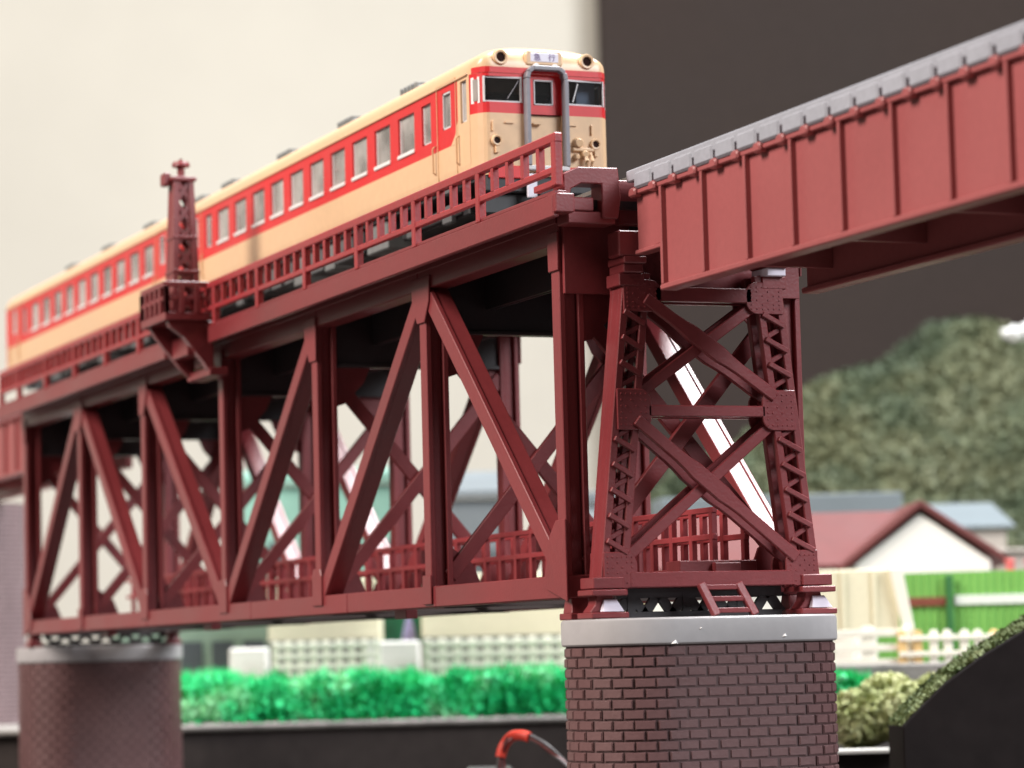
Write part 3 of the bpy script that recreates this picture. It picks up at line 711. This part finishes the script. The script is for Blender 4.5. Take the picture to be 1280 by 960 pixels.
    wf = fr.build('window_frame', GSILV, t, 0.05); box('pane', DGLASS, wf, XF-0.8, XF-0.74, C-1.3, C+1.3, 66.1, 69.3, 0)
    for sg,(a,b,c,d) in zip((-1,1),hw):
        fr = MB()
        for y0,y1,z0,z1 in ((a,b,c,c+.22),(a,b,d-.22,d),(a,a+.22,c,d),(b-.22,b,c,d)):
            fr.hexa([fn(y0,z0,0.45),fn(y0,z0,-0.08),fn(y1,z0,-0.08),fn(y1,z0,0.45)],[fn(y0,z1,0.45),fn(y0,z1,-0.08),fn(y1,z1,-0.08),fn(y1,z1,0.45)])
        wf = fr.build('windshield_frame', GSILV, t, 0)
        mbp = MB(); yy = sorted([a+.15,b-.15,(-7.9 if sg<0 else 7.9)])
        for i in range(2): mbp.add([fn(yy[i],c+.15,.3),fn(yy[i+1],c+.15,.3),fn(yy[i+1],d-.15,.3),fn(yy[i],d-.15,.3)],[(0,1,2,3)])
        mbp.build('windshield', DGLASS, wf, 0)
        y0 = b-1.9 if sg < 0 else a+1.9
        MB().tube([(XF+0.12,C+(b-0.5 if sg<0 else a+1.5),69.0),(XF+0.2,C+(b-2.2 if sg<0 else a+0.7),66.5)],0.055 if sg<0 else 0.09,6).build('wiper', HOOP if sg<0 else WHITE, t, 0, 40)
        # grille strip beside the corner post
    for sg in (-1, 1):
        us_ = (9.0, 9.66)
        f4 = [fn(sg*u_, z_, -0.06) for u_, z_ in ((us_[0],66.0),(us_[1],66.0),(us_[1],69.5),(us_[0],69.5))]; f5 = [fn(sg*u_, z_, 0.3) for u_, z_ in ((us_[0],66.0),(us_[1],66.0),(us_[1],69.5),(us_[0],69.5))]
        cf = MB().hexa(f5, f4).build('corner_window_frame', WHITE, t, 0)
        us_ = (9.2, 9.52)
        f4 = [fn(sg*u_, z_, -0.12) for u_, z_ in ((us_[0],66.3),(us_[1],66.3),(us_[1],69.2),(us_[0],69.2))]; f5 = [fn(sg*u_, z_, 0.2) for u_, z_ in ((us_[0],66.3),(us_[1],66.3),(us_[1],69.2),(us_[0],69.2))]
        MB().hexa(f5, f4).build('corner_pane', SEAT, cf, 0)
        xd = doors[0]+4.0
        MB().prism([(xd+.03,61.6),(xd+.03,64.6),(xd-0.9,62.9),(xd-2.2,61.9),(xd-2.6,61.6)], 'y', *sorted((C+sg*9.5, C+sg*9.84))).build('band_corner', CREAM, t, 0)
    box('pale_cab_panel', WHITE, t, XF-2.6, XF-2.4, C+5.6, C+8.3, 65.6, 69.6, 0)  # added white panel, standing for light seen through the side window
    box('cab_partition', DARK, t, XF-13, XF-12.4, C-9.2, C+9.2, 57, 69.8, 0)
    box('cab_desk', DARK, t, XF-3.8, XF-1.6, C-8.4, C+8.4, 57, 65.4, 0.2)
    box('cab_seat', SEAT, t, XF-8, XF-6.5, C+3, C+7, 60, 68.2, 0.3)
    # gangway hoop
    pts = []
    for y, z in ((-2.75,57.7),(-2.75,69.3),(-2.55,70.2),(-1.9,70.75),(1.9,70.75),(2.55,70.2),(2.75,69.3),(2.75,57.7)): pts.append((XF+0.35,C+y,z))
    hp = MB()
    for i in range(len(pts)-1): hp.bar(pts[i],pts[i+1],1.5,0.62,(1,0,0))
    hp.build('gangway_hoop', HOOP, t, 0.1); box('hoop_sill', GSILV, t, XF-0.3, XF+1.0, C-3.0, C+3.0, 57.1, 57.7, 0.1)
    # head code box
    xb = XF-0.15
    bx = MB().prism([(C-2.55,71.2),(C+2.55,71.2),(C+2.7,71.6),(C+2.7,72.8),(C+2.3,73.3),(C-2.3,73.3),(C-2.7,72.8),(C-2.7,71.6)], 'x', xb-2.2, xb+0.35).build('sign_box', CREAM, t, 0.2)
    box('sign_face', LAV, bx, xb+0.30, xb+0.42, C-2.0, C+2.0, 71.7, 72.9, 0.05)
    for s_ in (-1,1): MB().cyl((XF-0.4,C+s_*1.35,71.0),(XF+0.75,C+s_*1.35,71.0),0.42,n=12).build('hoop_bracket', GSILV, t, 0.06, 40)
    cu = bpy.data.curves.new('sign_text', 'FONT'); cu.body = '\u6025\u3000\u884c'; cu.size = 1.05*S; cu.align_x = 'CENTER'; cu.extrude = 0.02*S
    to = bpy.data.objects.new('tmp', cu); col.objects.link(to); bpy.context.view_layer.update()
    dg = bpy.context.evaluated_depsgraph_get(); me = bpy.data.meshes.new_from_object(to.evaluated_get(dg)); bpy.data.objects.remove(to)
    me.transform(Matrix.Rotation(math.pi/2,4,'Z') @ Matrix.Rotation(math.pi/2,4,'X')); me.materials.clear(); me.materials.append(INK)
    tx = bpy.data.objects.new('sign_text', me); col.objects.link(tx); tx.parent = bx
    tx.location = (Vector((xb+0.45, C, 71.93))-ORG[t.name])*S
    # lamps
    for sg in (-1,1):
        for yy, zz, r, d in ((6.2,72.1,1.0,0.9),(7.08,60.95,0.72,0.7)):
            x1 = xfront(yy, zz)+0.55 if zz > 70 else xfront(yy,zz)+0.5
            n_ = 20; mbh = MB(); c0 = Vector((x1, C+sg*yy, zz))
            def rg(x, r): return [(x, c0.y+r*math.cos(2*math.pi*i/n_), zz+r*math.sin(2*math.pi*i/n_)) for i in range(n_)]
            prof = [(x1-2.2,r*1.12),(x1-0.15,r*1.02),(x1,r*0.92),(x1-0.02,r*0.68),(x1-0.35,r*0.62)]
            base = 0
            for x,q in prof: mbh.v += [Vector(v) for v in rg(x,q)]
            for k in range(len(prof)-1): mbh.f += [(k*n_+i,k*n_+(i+1)%n_,(k+1)*n_+(i+1)%n_,(k+1)*n_+i) for i in range(n_)]
            hl = mbh.build('headlight' if zz > 70 else 'tail_light', CREAM, t, 0, 40)
            MB().cyl((x1-0.6,c0.y,zz),(x1-0.3,c0.y,zz),r*0.64,n=n_).build('lens', LENS, hl, 0, 40)
            if zz < 70:
                box('lamp_bracket', CREAM, t, x1-0.5, x1-0.1, c0.y-0.25, c0.y+0.25, zz-1.7, zz-0.7, 0.08)
                box('flag_holder', CREAM, t, x1-0.5, x1-0.2, c0.y-0.6, c0.y-0.35, zz+1.2, zz+2.6, 0.06)
    # jumper sockets and hoses (front right), steps, handrails
    for y,z,r in ((4.5,61.1,0.75),(5.4,59.6,0.6),(4.2,59.2,0.45)):
        MB().cyl((XF-0.2,C+y,z),(XF+0.9,C+y,z-0.15),r,r*0.8,12).build('jumper_socket', CREAM, t, 0.1, 40)
    MB().tube([(XF+.4,C+5.4,59.5),(XF+.9,C+5.5,58.6),(XF+.6,C+5.2,57.6),(XF+.2,C+5.1,57.0)],0.28,8).build('jumper_hose', CREAM, t, 0, 40)
    MB().tube([(XF+.4,C+6.2,59.7),(XF+.9,C+6.3,58.6),(XF+.5,C+6.1,57.4),(XF+.2,C+6.1,57.0)],0.25,8).build('jumper_hose', CREAM, t, 0, 40)
    box('jumper_plate', CREAM, t, XF-0.2, XF+0.5, C+3.7, C+6.8, 59.9, 60.4, 0.1)
    for y in (-5.2,-1.2,3.8):
        box('handrail', CREAM, t, XF-0.5 if abs(y)<2 else XF-0.1, XF+0.25, C+y-0.6, C+y+0.6, 63.3, 63.5, 0)
    for sg in (-1, 1): box('front_skirt', TRED, t, XF-1.6, XF+0.12, *sorted((C+sg*3.1, C+sg*8.2)), 56.0, 57.7, 0.1)
    box('front_beam', DARK, t, XF-2.2, XF-0.2, C-8.6, C+8.6, 54.2, 56.4, 0.2)
    box('coupler', DARK, t, XF-2, XF+5.0, C-1.4, C+1.4, 52.4, 54.4, 0.3)
    box('coupler_plate', LAV, t, XF+0.4, XF+0.8, C-3.1, C-1.7, 53.4, 56.6, 0.1)
    box('snow_plough', DARK, t, XF-3, XF-1.2, C-8.6, C+8.6, 51.4, 54.2, 0.2)
    return t
P_ = 9.772
railcar(233.0, 96.0, [206.6-P_*k for k in range(10)], [214.5, 110.3], [222.3, 102.6], 'cream and red railcar with its driving cab and headlights at the front of the train', True)
railcar(94.0, -42.0, [72.4-P_*k for k in range(10)], [-25.0], [81.5, -34.0], 'second cream and red railcar, trailing behind the lattice mast', False)
MB().box(94.2, 95.8, C-4.5, C+4.5, 57, 69).build('gangway_bellows', DARK)
tag(bpy.data.objects['gangway_bellows'], 'dark gangway bellows between the two coupled railcars', 'bellows')

# ================================================================== BACKGROUND LAYOUT
def clumps(mb, n, fn, rmin, rmax, rnd, sub_=0, flat=1.0):
    T = [(1,0,-.707),(-1,0,-.707),(0,1,.707),(0,-1,.707)]
    ico = []
    ph = (1+5**.5)/2
    for a,b in ((1,ph),(-1,ph),(1,-ph),(-1,-ph)): ico += [(0,a,b),(a,b,0),(b,0,a)]
    ico = [Vector(v).normalized() for v in ico]
    bm = bmesh.new(); bmesh.ops.create_icosphere(bm, subdivisions=1, radius=1); iv = [v.co.copy() for v in bm.verts]; ifc = [tuple(v.index for v in f.verts) for f in bm.faces]; bm.free()
    for k in range(n):
        p = fn(k); r = rnd.uniform(rmin, rmax)
        mb.add([p+Vector((v.x*r*rnd.uniform(.55,1.35), v.y*r*rnd.uniform(.55,1.35), v.z*r*flat*rnd.uniform(.55,1.35))) for v in iv], ifc)
def leaves(mb, n, fn, s0, s1, rnd):
    for k in range(n):
        p = fn(k); s = rnd.uniform(s0, s1)
        a = Vector((rnd.uniform(-1,1),rnd.uniform(-1,1),rnd.uniform(-1,1))).normalized(); b = a.orthogonal().normalized()
        b = (b+a.cross(b)*rnd.uniform(-2,2)).normalized()
        mb.add([p-a*s, p+b*s*0.45, p+a*s, p-b*s*0.45], [(0,1,2,3)])
rnd = random.Random(3)
EYE_SCALE = 1.16
# layout board on which the background scenery stands
lb = tag(plane_box('layout_board', 548, 985, -260, 300, -54, -18.9, mat('layout_board_brown', (0.045, 0.037, 0.035), 0.8, 0.12, 300, patch=0.15, pscale=30, spec=0.2), 0.5), 'dark layout board under the emerald turf strip', 'board')
tag(plane_box('ground', 549.5, 985, -260, 300, -18.85, -18.3, CONC), 'grey ground sheet of the background layout', kind='structure')
# grey ledges
tag(plane_box('ledge', 546.5, 549, -120, 40, -18.7, -17.6, CONC, 0.4), 'weathered grey edging strip in front of the emerald turf', 'edging')
EYE_SCALE = 1.0
tag(plane_box('layout_board', 551, 634, 47, 300, -62, -13.4, mat('grey_board', (0.16,0.155,0.15), 0.8, 0.15, 200, patch=0.15, pscale=60), 0.3), 'grey layout board under the kerb and the picket fence', 'board')
tag(plane_box('kerb', 550, 575, 52, 86, -13.3, -9.9, CONC, 0.3), 'pale grey kerb under the picket fence at the right', 'kerb')
EYE_SCALE = 1.16
# emerald turf
def turf(a0, a1, b0, b1, z0, z1, n):
    mb = MB()
    def f(k):
        a = rnd.uniform(a0, a1); q = rnd.random(); h = z1-1.6*abs(math.sin(a*0.37+1)*math.sin(a*0.11))
        return G(a, rnd.uniform(b0, b1), z0+(h-z0)*q)
    clumps(mb, n//4, f, 0.5, 1.1, rnd); leaves(mb, n*3, f, 0.6, 1.4, rnd)
    for k in range(n*3):      # upright grass blades
        p = f(k); h = rnd.uniform(1.2, 3.0); q = rnd.uniform(0.15, 0.4); a_ = rnd.uniform(0, 6.28); d = Vector((math.cos(a_), math.sin(a_), 0))*q
        mb.add([p-d, p+d, p+Vector((rnd.uniform(-.9,.9), rnd.uniform(-.9,.9), h))], [(0,1,2)])
    return mb
tag(turf(-74, 34, 551, 566, -17.4, -9.0, 4200).build('turf', TURF), 'vivid emerald green foam turf strip between the piers', 'turf', kind='stuff')
EYE_SCALE = 1.0
tag(turf(56, 63.2, 542, 547, -17.5, -12, 260).build('turf', TURF), 'small tuft of emerald turf right of the near pier', 'turf', kind='stuff')
EYE_SCALE = 1.16
# cream low walls, white blocks and slatted fences
CRW = mat('cream_wall_panel', (0.80, 0.76, 0.56), 0.6, 0.03, patch=0.04, pscale=50)
WHT = mat('white_block', (0.84, 0.83, 0.78), 0.6, 0.02)
YEL = mat('yellowed_plastic', (0.80, 0.55, 0.24), 0.6, 0.10, 300, patch=0.2, pscale=80)
WCR = mat('fence_white_cream', (0.87, 0.85, 0.74), 0.55, 0.03)
tag(plane_box('low_wall', 590, 606, -49, -26.8, -13.3, 9.5, CRW, 0.4), 'cream low wall behind the slatted fence, left of the white block', 'wall')
tag(plane_box('low_wall', 590, 606, -19, 40, -13.3, 9.5, CRW, 0.4), 'long cream low wall behind the slatted fence beside the near pier', 'wall')
tag(plane_box('white_block', 583, 589, -56, -48.6, -13.3, -3.8, WHT, 0.5), 'plain white block at the left end of the slatted fence', 'block')
tag(plane_box('white_block', 583, 589, -30, -19.2, -13.3, -3.2, WHT, 0.5), 'plain white block under the green picture panel', 'block')
gp = tag(plane_box('picture_panel', 600, 602, -28.0, -19.1, -4, 6, mat('picture_green', (0.02, 0.17, 0.09), 0.6, 0.3, 120, patch=0.6, pscale=90), 0.1), 'dark green picture panel between the cream low walls', 'panel')
fgm = MB(); fgm.cyl(G(-21.6,597,-3.6), G(-21.6,597,0.2), 2.0, 1.1, 12).cyl(G(-21.6,597,0.2), G(-21.6,597,1.6), 1.1, 0.4, 12)
tag(fgm.build('figurine', mat('lavender', (0.42, 0.38, 0.72), 0.6, 0.05), None, 0.2, 40), 'small lavender figurine on the white block before the green panel', 'figurine')
for nm, a0_, a1_ in (('low_wall', -49, -27), ('low_wall.001', -19, 40)):
    plane_box('plinth', 589.2, 589.95, a0_, a1_, -13.2, -2.6, mat('plinth_grey', (0.20, 0.21, 0.17), 0.7, 0.1), 0, bpy.data.objects[nm])
def slat_fence(a0, a1, b, z0, z1, rows, pitch, label, mt, pw=0.5):
    t = thing('slat_fence', G((a0+a1)/2, b, z0), label, 'fence', 'slatted fences of the background layout')
    n = max(1, round((a1-a0)/pitch)); pm = None
    for i in range(n+1):
        a = a0+(a1-a0)*i/n
        mb = MB().hexa([G(a-pw*pitch/2,b,z0),G(a+pw*pitch/2,b,z0),G(a+pw*pitch/2,b+.7,z0),G(a-pw*pitch/2,b+.7,z0)],[G(a-pw*pitch/2,b,z1),G(a+pw*pitch/2,b,z1),G(a+pw*pitch/2,b+.7,z1),G(a-pw*pitch/2,b+.7,z1)])
        mb.build('slat', mt, t, 0.1)
    for r in range(rows):
        z = z0+(z1-z0)*(r+0.5)/rows; h = (z1-z0)/rows*0.24
        MB().hexa([G(a0,b-.5,z-h),G(a1,b-.5,z-h),G(a1,b-.02,z-h),G(a0,b-.02,z-h)],[G(a0,b-.5,z+h),G(a1,b-.5,z+h),G(a1,b-.02,z+h),G(a0,b-.02,z+h)]).build('rail', mt, t, 0.1)
    return t
slat_fence(-46.5, -27, 576, -10.6, -2.8, 4, 2.45, 'white slatted fence before the cream wall left of the white block', WCR)
slat_fence(-17.5, 40, 576, -11.2, -3.0, 4, 2.9, 'long white slatted fence left of the near pier', WCR)
EYE_SCALE = 1.0
slat_fence(58, 73, 566, -11.0, -2.8, 3, 9.5, 'cream slatted fence between the near pier and the picket fence', WCR, 0.25)
cw = plane_box('cream_panel', 580, 582, 57, 73.2, -4.2, 8.2, CRW, 0.2); tag(cw, 'cream panel with pale edge strip right of the trestle foot', 'panel')
MB().hexa([G(74.0,578,-4.6),G(76.0,578,-4.6),G(76.0,580,-4.6),G(74.0,580,-4.6)],[G(71.4,578,8.3),G(73.9,578,8.3),G(73.9,580,8.3),G(71.4,580,8.3)]).build('edge_strip', WCR, cw, 0.2)
for a in (62.5, 68.5): plane_box('panel_rib', 579.4, 579.9, a-0.4, a+0.4, -4, 8.0, CRW, 0.1, cw)
# picket fence
pf = thing('picket_fence', G(80, 565, -10), 'cream picket fence with round topped pickets by the sloped dark board', 'fence', None)
for i in range(7):
    a = 71.8+2.85*i; tilt = rnd.uniform(-0.5, 0.3); mt = YEL if i in (0, 1, 6) else (WCR)
    w2 = 0.82; z1 = -3.7-0.05*i
    prof = [(-w2,-10.4),(w2,-10.4),(w2,z1-0.6),(w2*0.6,z1),(-w2*0.6,z1),(-w2,z1-0.6)]
    mb = MB(); n = 6
    vs = [G(a+u+tilt*(v+10)/7, 564.6, v) for u,v in prof]+[G(a+u+tilt*(v+10)/7, 565.4, v) for u,v in prof]
    mb.add(vs, [tuple(range(6)),tuple(range(6,12))]+[(k,(k+1)%6,6+(k+1)%6,6+k) for k in range(6)]); mb.build('picket', mt, pf, 0.12)
for z in (-5.3, -8.2):
    MB().hexa([G(71,563.9,z-.45),G(89.6,563.9,z-.45),G(89.6,564.5,z-.45),G(71,564.5,z-.45)],[G(71,563.9,z+.45),G(89.6,563.9,z+.45),G(89.6,564.5,z+.45),G(71,564.5,z+.45)]).build('rail', WCR, pf, 0.1)
# green corrugated wall
GRN = mat('bright_green_sheet', (0.17, 0.42, 0.085), 0.5, 0.05, 200, patch=0.06)
gw = thing('green_wall', G(100, 612, -12), 'bright green corrugated wall with a white and brown stripe', 'wall')
mb = MB(); n = 150; a0, a1 = 73, 135
pts = []
for i in range(n+1):
    a = a0+(a1-a0)*i/n; d = 0.35*(1 if (i//2) % 2 else 0); pts.append((a, 612+d))
vs = []; 
for a,b in pts: vs += [G(a,b,-12), G(a,b,7.9+(a-73)*0.006)]
mb.add(vs, [(2*i,2*i+2,2*i+3,2*i+1) for i in range(n)]); mb.build('sheet', GRN, gw)
plane_box('backing', 612.6, 616, a0, a1, -12, 7.7, GRN, 0, gw)
plane_box('stripe', 611.4, 611.9, 74, 88.4, 1.2, 3.0, mat('brown_stripe', (0.20, 0.055, 0.03), 0.5, 0.1), 0.05, gw, 'brown stripe')
plane_box('stripe', 611.4, 611.9, 88.6, 135, 1.3, 3.2, mat('white_stripe', (0.72, 0.77, 0.70), 0.5, 0.06), 0.05, gw, 'white stripe')
plane_box('post', 610.6, 611.3, 86.8, 88.2, -12, 7.4, mat('dark_green_post', (0.03, 0.15, 0.04), 0.5, 0.1), 0.1, gw)
# red roofed house: main roof plus cross gable
RROOF = mat('red_roof', (0.130, 0.031, 0.030), 0.65, 0.06, 300, 0.05, 600, patch=0.06)
hs = thing('red_roofed_house', G(70, 690, -13), 'white house with a red gabled roof behind the trestle foot', 'house')
plane_box('wall', 682, 712, 30, 90, -13, 11.5, WHT, 0.3, hs)
mb = MB(); mb.hexa([G(26,676,10.8),G(75,676,10.8),G(91,697,23.4),G(26,697,23.4)],[G(26,676,11.9),G(75,676,11.9),G(91,697,24.5),G(26,697,24.5)])
mb.build('roof', RROOF, hs, 0.2)
mb = MB(); mb.hexa([G(26,718,10.8),G(92,718,10.8),G(92,697.2,23.4),G(26,697.2,23.4)],[G(26,718,11.9),G(92,718,11.9),G(92,697.2,24.5),G(26,697.2,24.5)])
mb.build('roof', RROOF, hs, 0.2)
mb = MB(); b0 = 673.5
vs = [G(75.6,b0,-13),G(106,b0,-13),G(106,b0,11.8),G(90.6,b0,22.6),G(75.6,b0,11.5)]; vs += [v+fh*34 for v in vs]
mb.add(vs, [(0,1,2,3,4),(5,6,7,8,9)]+[(i,(i+1)%5,5+(i+1)%5,5+i) for i in range(5)]); mb.build('gable_wall', WHT, hs, 0.2)
for (aA,zA),(aB,zB) in (((72.0,9.8),(90.6,24.0)), ((110.0,10.6),(90.6,24.0))):
    d = 1.7
    mb = MB(); mb.hexa([G(aA,672,zA),G(aB,672,zB),G(aB,716,zB),G(aA,716,zA)],[G(aA,672,zA+d),G(aB,672,zB+d),G(aB,716,zB+d),G(aA,716,zA+d)]); mb.build('gable_roof', RROOF, hs, 0.2)
# grey roofed buildings
def flat_building(a0, a1, b0, b1, z0, z1, rt, roofm, wallm, label, over=2, slope=0.0):
    t = thing('grey_roofed_building', G((a0+a1)/2, b0, z0), label, 'building', None)
    plane_box('wall', b0+over, b1-over, a0+over, a1-over, z0, z1, wallm, 0.2, t)
    mb = MB(); mb.hexa([G(a0,b0,z1+.05),G(a1,b0,z1+.05),G(a1,b1,z1+.05+slope),G(a0,b1,z1+.05+slope)],[G(a0,b0,z1+rt),G(a1,b0,z1+rt),G(a1,b1,z1+rt+slope),G(a0,b1,z1+rt+slope)])
    mb.build('roof', roofm, t, 0.3); 
    for k in range(5):
        a = a0+over+(a1-a0-2*over)*(k+0.5)/5
        wn = plane_box('window', b0+over-0.6, b0+over-0.05, a-2.2, a+2.2, z0+(z1-z0)*0.35, z0+(z1-z0)*0.72, mat('win_dark', (0.10,0.12,0.13), 0.2, 0.05), 0.1, t)
    return t
BLU = mat('blue_grey_roof', (0.15, 0.185, 0.205), 0.7, 0.05, patch=0.05); BEI = mat('beige_wall', (0.44, 0.41, 0.37), 0.7, 0.05, patch=0.06)
DGR = mat('slate_grey_roof', (0.17, 0.20, 0.22), 0.6, 0.05, patch=0.08); TEAL = mat('teal_wall', (0.22, 0.42, 0.35), 0.6, 0.08, 60, patch=0.25, pscale=40)
PALE = mat('pale_green_wall', (0.30, 0.44, 0.34), 0.6, 0.06, patch=0.1)
EYE_SCALE = 1.05
flat_building(36, 96, 745, 800, -13, 26, 5.2, BLU, BEI, 'long pale blue grey roofed building behind the red roofed house', slope=2)
flat_building(104, 122, 735, 770, -13, 21.0, 1.2, BLU, BEI, 'beige building with a sloping blue grey roof near the right edge', slope=7)
flat_building(114, 170, 715, 733, -13, 14.8, 0.8, BEI, BEI, 'low beige building at the right edge above the green wall', slope=0)
EYE_SCALE = 1.16
flat_building(-20, 3, 700, 745, -13, 30, 2.0, DGR, DGR, 'slate grey building seen through the middle of the truss', slope=7)
flat_building(12, 32, 740, 780, -13, 30, 3.0, DGR, mat('pale_blue_wall', (0.45,0.52,0.56), 0.6, 0.05), 'pale blue building with dark roof between the truss end and the trestle', slope=2)
flat_building(-70, -26, 705, 750, -13, 34.5, 2.5, TEAL, TEAL, 'teal building seen through the left half of the truss', slope=4)
flat_building(-84, -50, 618, 650, -13, 2.0, 1.5, PALE, PALE, 'pale green low building right of the left pier', over=1)
EYE_SCALE = 1.0
for a, lb_ in ((108.0, 'left of the two small red posts above the green wall'), (112.4, 'right of the two small red posts above the green wall')):
    tag(MB().cyl(G(a,660,-13), G(a,660,10.8), 1.2, 0.95, 10).cyl(G(a,660,10.8), G(a,660,11.6), 1.3, 1.0, 10).build('red_post', mat('red_post', (0.55,0.10,0.09), 0.5, 0.05), None, 0.1, 40), lb_, 'post', 'small red posts above the green wall')
EYE_SCALE = 1.1
# forested hill
def hz(a, b):
    t = min(1, max(0, (a-20)/110.0)); base = 26+64*(t**0.85)
    edge = math.exp(-((b-930)/90.0)**2)
    return -12+ (base+10)*edge*(0.5+0.5*min(1,max(0,(a-5)/45.0)))+2.5*math.sin(a*0.13+b*0.05)
mb = MB(); na, nb_ = 60, 24
for i in range(na+1):
    for j in range(nb_+1):
        a = 5+206*i/na; b = 815+180*j/nb_; mb.v.append(G(a, b, hz(a, b)))
for i in range(na):
    for j in range(nb_): mb.f.append((i*(nb_+1)+j, (i+1)*(nb_+1)+j, (i+1)*(nb_+1)+j+1, i*(nb_+1)+j+1))
hill = mb.build('hill', HILLM, None, 0, 180); tag(hill, 'wooded model hill before the dark panel', kind='structure')
mb = MB()
def hf(k):
    a = rnd.uniform(6, 213); b = rnd.uniform(818, 994); return G(a, b, hz(a,b)+rnd.uniform(-0.5,2.4))
clumps(mb, 5200, hf, 0.8, 2.3, rnd, flat=0.8)
leaves(mb, 34000, lambda k: hf(k)+Vector((0,0,rnd.uniform(0,2.4))), 0.8, 2.0, rnd)
tag(mb.build('hill_trees', HILLM, None, 0), 'dense grey green tree cover on the model hill', 'trees', kind='stuff')
mb = MB(); clumps(mb, 50, lambda k: G(rnd.uniform(140.5,170), rnd.uniform(846,862), 81.5+rnd.uniform(-1,1)), 1.2, 2.2, rnd)
tag(mb.build('cotton_cloud', mat('cotton_white', (0.80,0.82,0.82), 0.9, 0.05), None, 0, 180), 'white cotton wad on the hill top at the right edge', 'cotton')
EYE_SCALE = 1.0
# lichen bushes
def bush(a, b, z, ra, rz, label, n=420):
    t = thing('lichen_bush', G(a, b, z-rz), label, 'bush', 'olive lichen bushes by the sloped board')
    mb = MB(); 
    def f(k):
        while True:
            v = Vector((rnd.uniform(-1,1),rnd.uniform(-1,1),rnd.uniform(-1,1)))
            if 0.35 < v.length < 1: break
        return G(a+v.x*ra, b+v.y*ra*0.8, z+v.z*rz)
    clumps(mb, n, f, 0.35, 1.0, rnd); leaves(mb, n*9, f, 0.5, 1.2, rnd)
    tag(mb.build('crown', LICH, t, 0), kind='stuff')
    MB().cyl(G(a,b,z-rz), G(a,b,z), 0.5, 0.3, 6).build('stem', MOSS, t, 0)
    return t
tag(plane_box('step_board', 486, 530, 40, 110, -62, -23.6, BOARD, 0.3), 'low dark board under the lichen bushes', 'board')
bush(62.5, 512, -14.6, 4.6, 3.2, 'rear rounded olive lichen bush below the kerb', 380)
bush(56.6, 502, -18.4, 6.0, 4.8, 'olive lichen bush beside the near pier', 460)
bush(64.6, 500, -18.0, 6.2, 5.0, 'large olive lichen bush touching the sloped dark board', 520)
bush(70.2, 506, -15.6, 5.0, 4.2, 'olive lichen bush half hidden behind the sloped dark board', 420)
tag(plane_box('white_strip', 483.5, 489, 48, 60.5, -23.55, -22.9, WHT, 0.1), 'thin white strip at the foot of the lichen bushes', 'strip')
# sloped dark board with moss along its edge
sbd = thing('sloped_board', G(72, 435, -62), 'dark board with a mossy sloping top edge at the lower right', 'board')
prof = [(54.2,-62),(130,-62),(130,30),(96,9.5),(84,2.2),(78,-1.2),(72,-4.8),(66,-8.2),(60.6,-11.9),(57,-15.2),(54.2,-18)]
mb = MB(); n = len(prof); vs = [G(a,430,z) for a,z in prof]+[G(a,447,z) for a,z in prof]
mb.add(vs, [tuple(range(n)),tuple(range(n,2*n))]+[(i,(i+1)%n,n+(i+1)%n,n+i) for i in range(n)]); mb.build('board', BOARD, sbd, 0.2)
mb = MB()
def mf(k):
    i = rnd.randrange(2, n-1); (a0,z0),(a1,z1) = prof[i], prof[i+1]; t = rnd.random()
    return G(a0+(a1-a0)*t, 431+rnd.uniform(0,15), z0+(z1-z0)*t+rnd.uniform(-0.1,0.7))
clumps(mb, 260, mf, 0.15, 0.45, rnd); leaves(mb, 6500, mf, 0.25, 0.75, rnd)
tag(mb.build('moss', MOSS, sbd, 0), kind='stuff')
# wires with red sleeve
wr = thing('cable_bundle', G(5, 470, -26), 'cable bundle with a red sleeve behind the near pier', 'cable')
def arc(o, r):
    return [G(-3.2+o, 478, -62), G(-3.3+o*.6, 478, -30), G(-3.4+o*.3, 478, -23), G(-2.2, 478-o, -19.9+r), G(-0.3, 476, -19.0+r), G(2.2, 474, -19.8+r), G(5.0, 472, -21.8+r), G(8.2, 470+o, -25.5), G(10.5, 468, -34), G(11, 468, -62)]
def smooth(pts, n=8):
    out = []
    for i in range(len(pts)-1):
        p0 = pts[max(i-1,0)]; p1 = pts[i]; p2 = pts[i+1]; p3 = pts[min(i+2,len(pts)-1)]
        for k in range(n):
            t = k/n; out.append(0.5*((2*p1)+(p2-p0)*t+(2*p0-5*p1+4*p2-p3)*t*t+(3*p1-p0-3*p2+p3)*t**3))
    return out+[pts[-1]]
WR = mat('red_sleeve', (0.72, 0.06, 0.035), 0.4, 0.05); WB = mat('wire_dark_red', (0.16, 0.03, 0.03), 0.4, 0.1); WG = mat('wire_grey', (0.07, 0.06, 0.06), 0.4, 0.1)
sm = smooth(arc(0,0)); MB().tube(sm[17:38], 0.85, 10).build('red_sleeve', WR, wr, 0, 60)
for o, r, mt in ((0.0,-0.1,WB),(0.9,0.35,WG),(-0.9,-0.35,WG),(1.6,-0.2,WB)): MB().tube(smooth(arc(o,r)), 0.28, 6).build('wire', mt, wr, 0, 60)
tag(plane_box('connector_box', 470, 490, -9.0, -1.5, -62, -24.2, DARK, 0.4), 'black box under the cable bundle at the bottom edge', 'box')
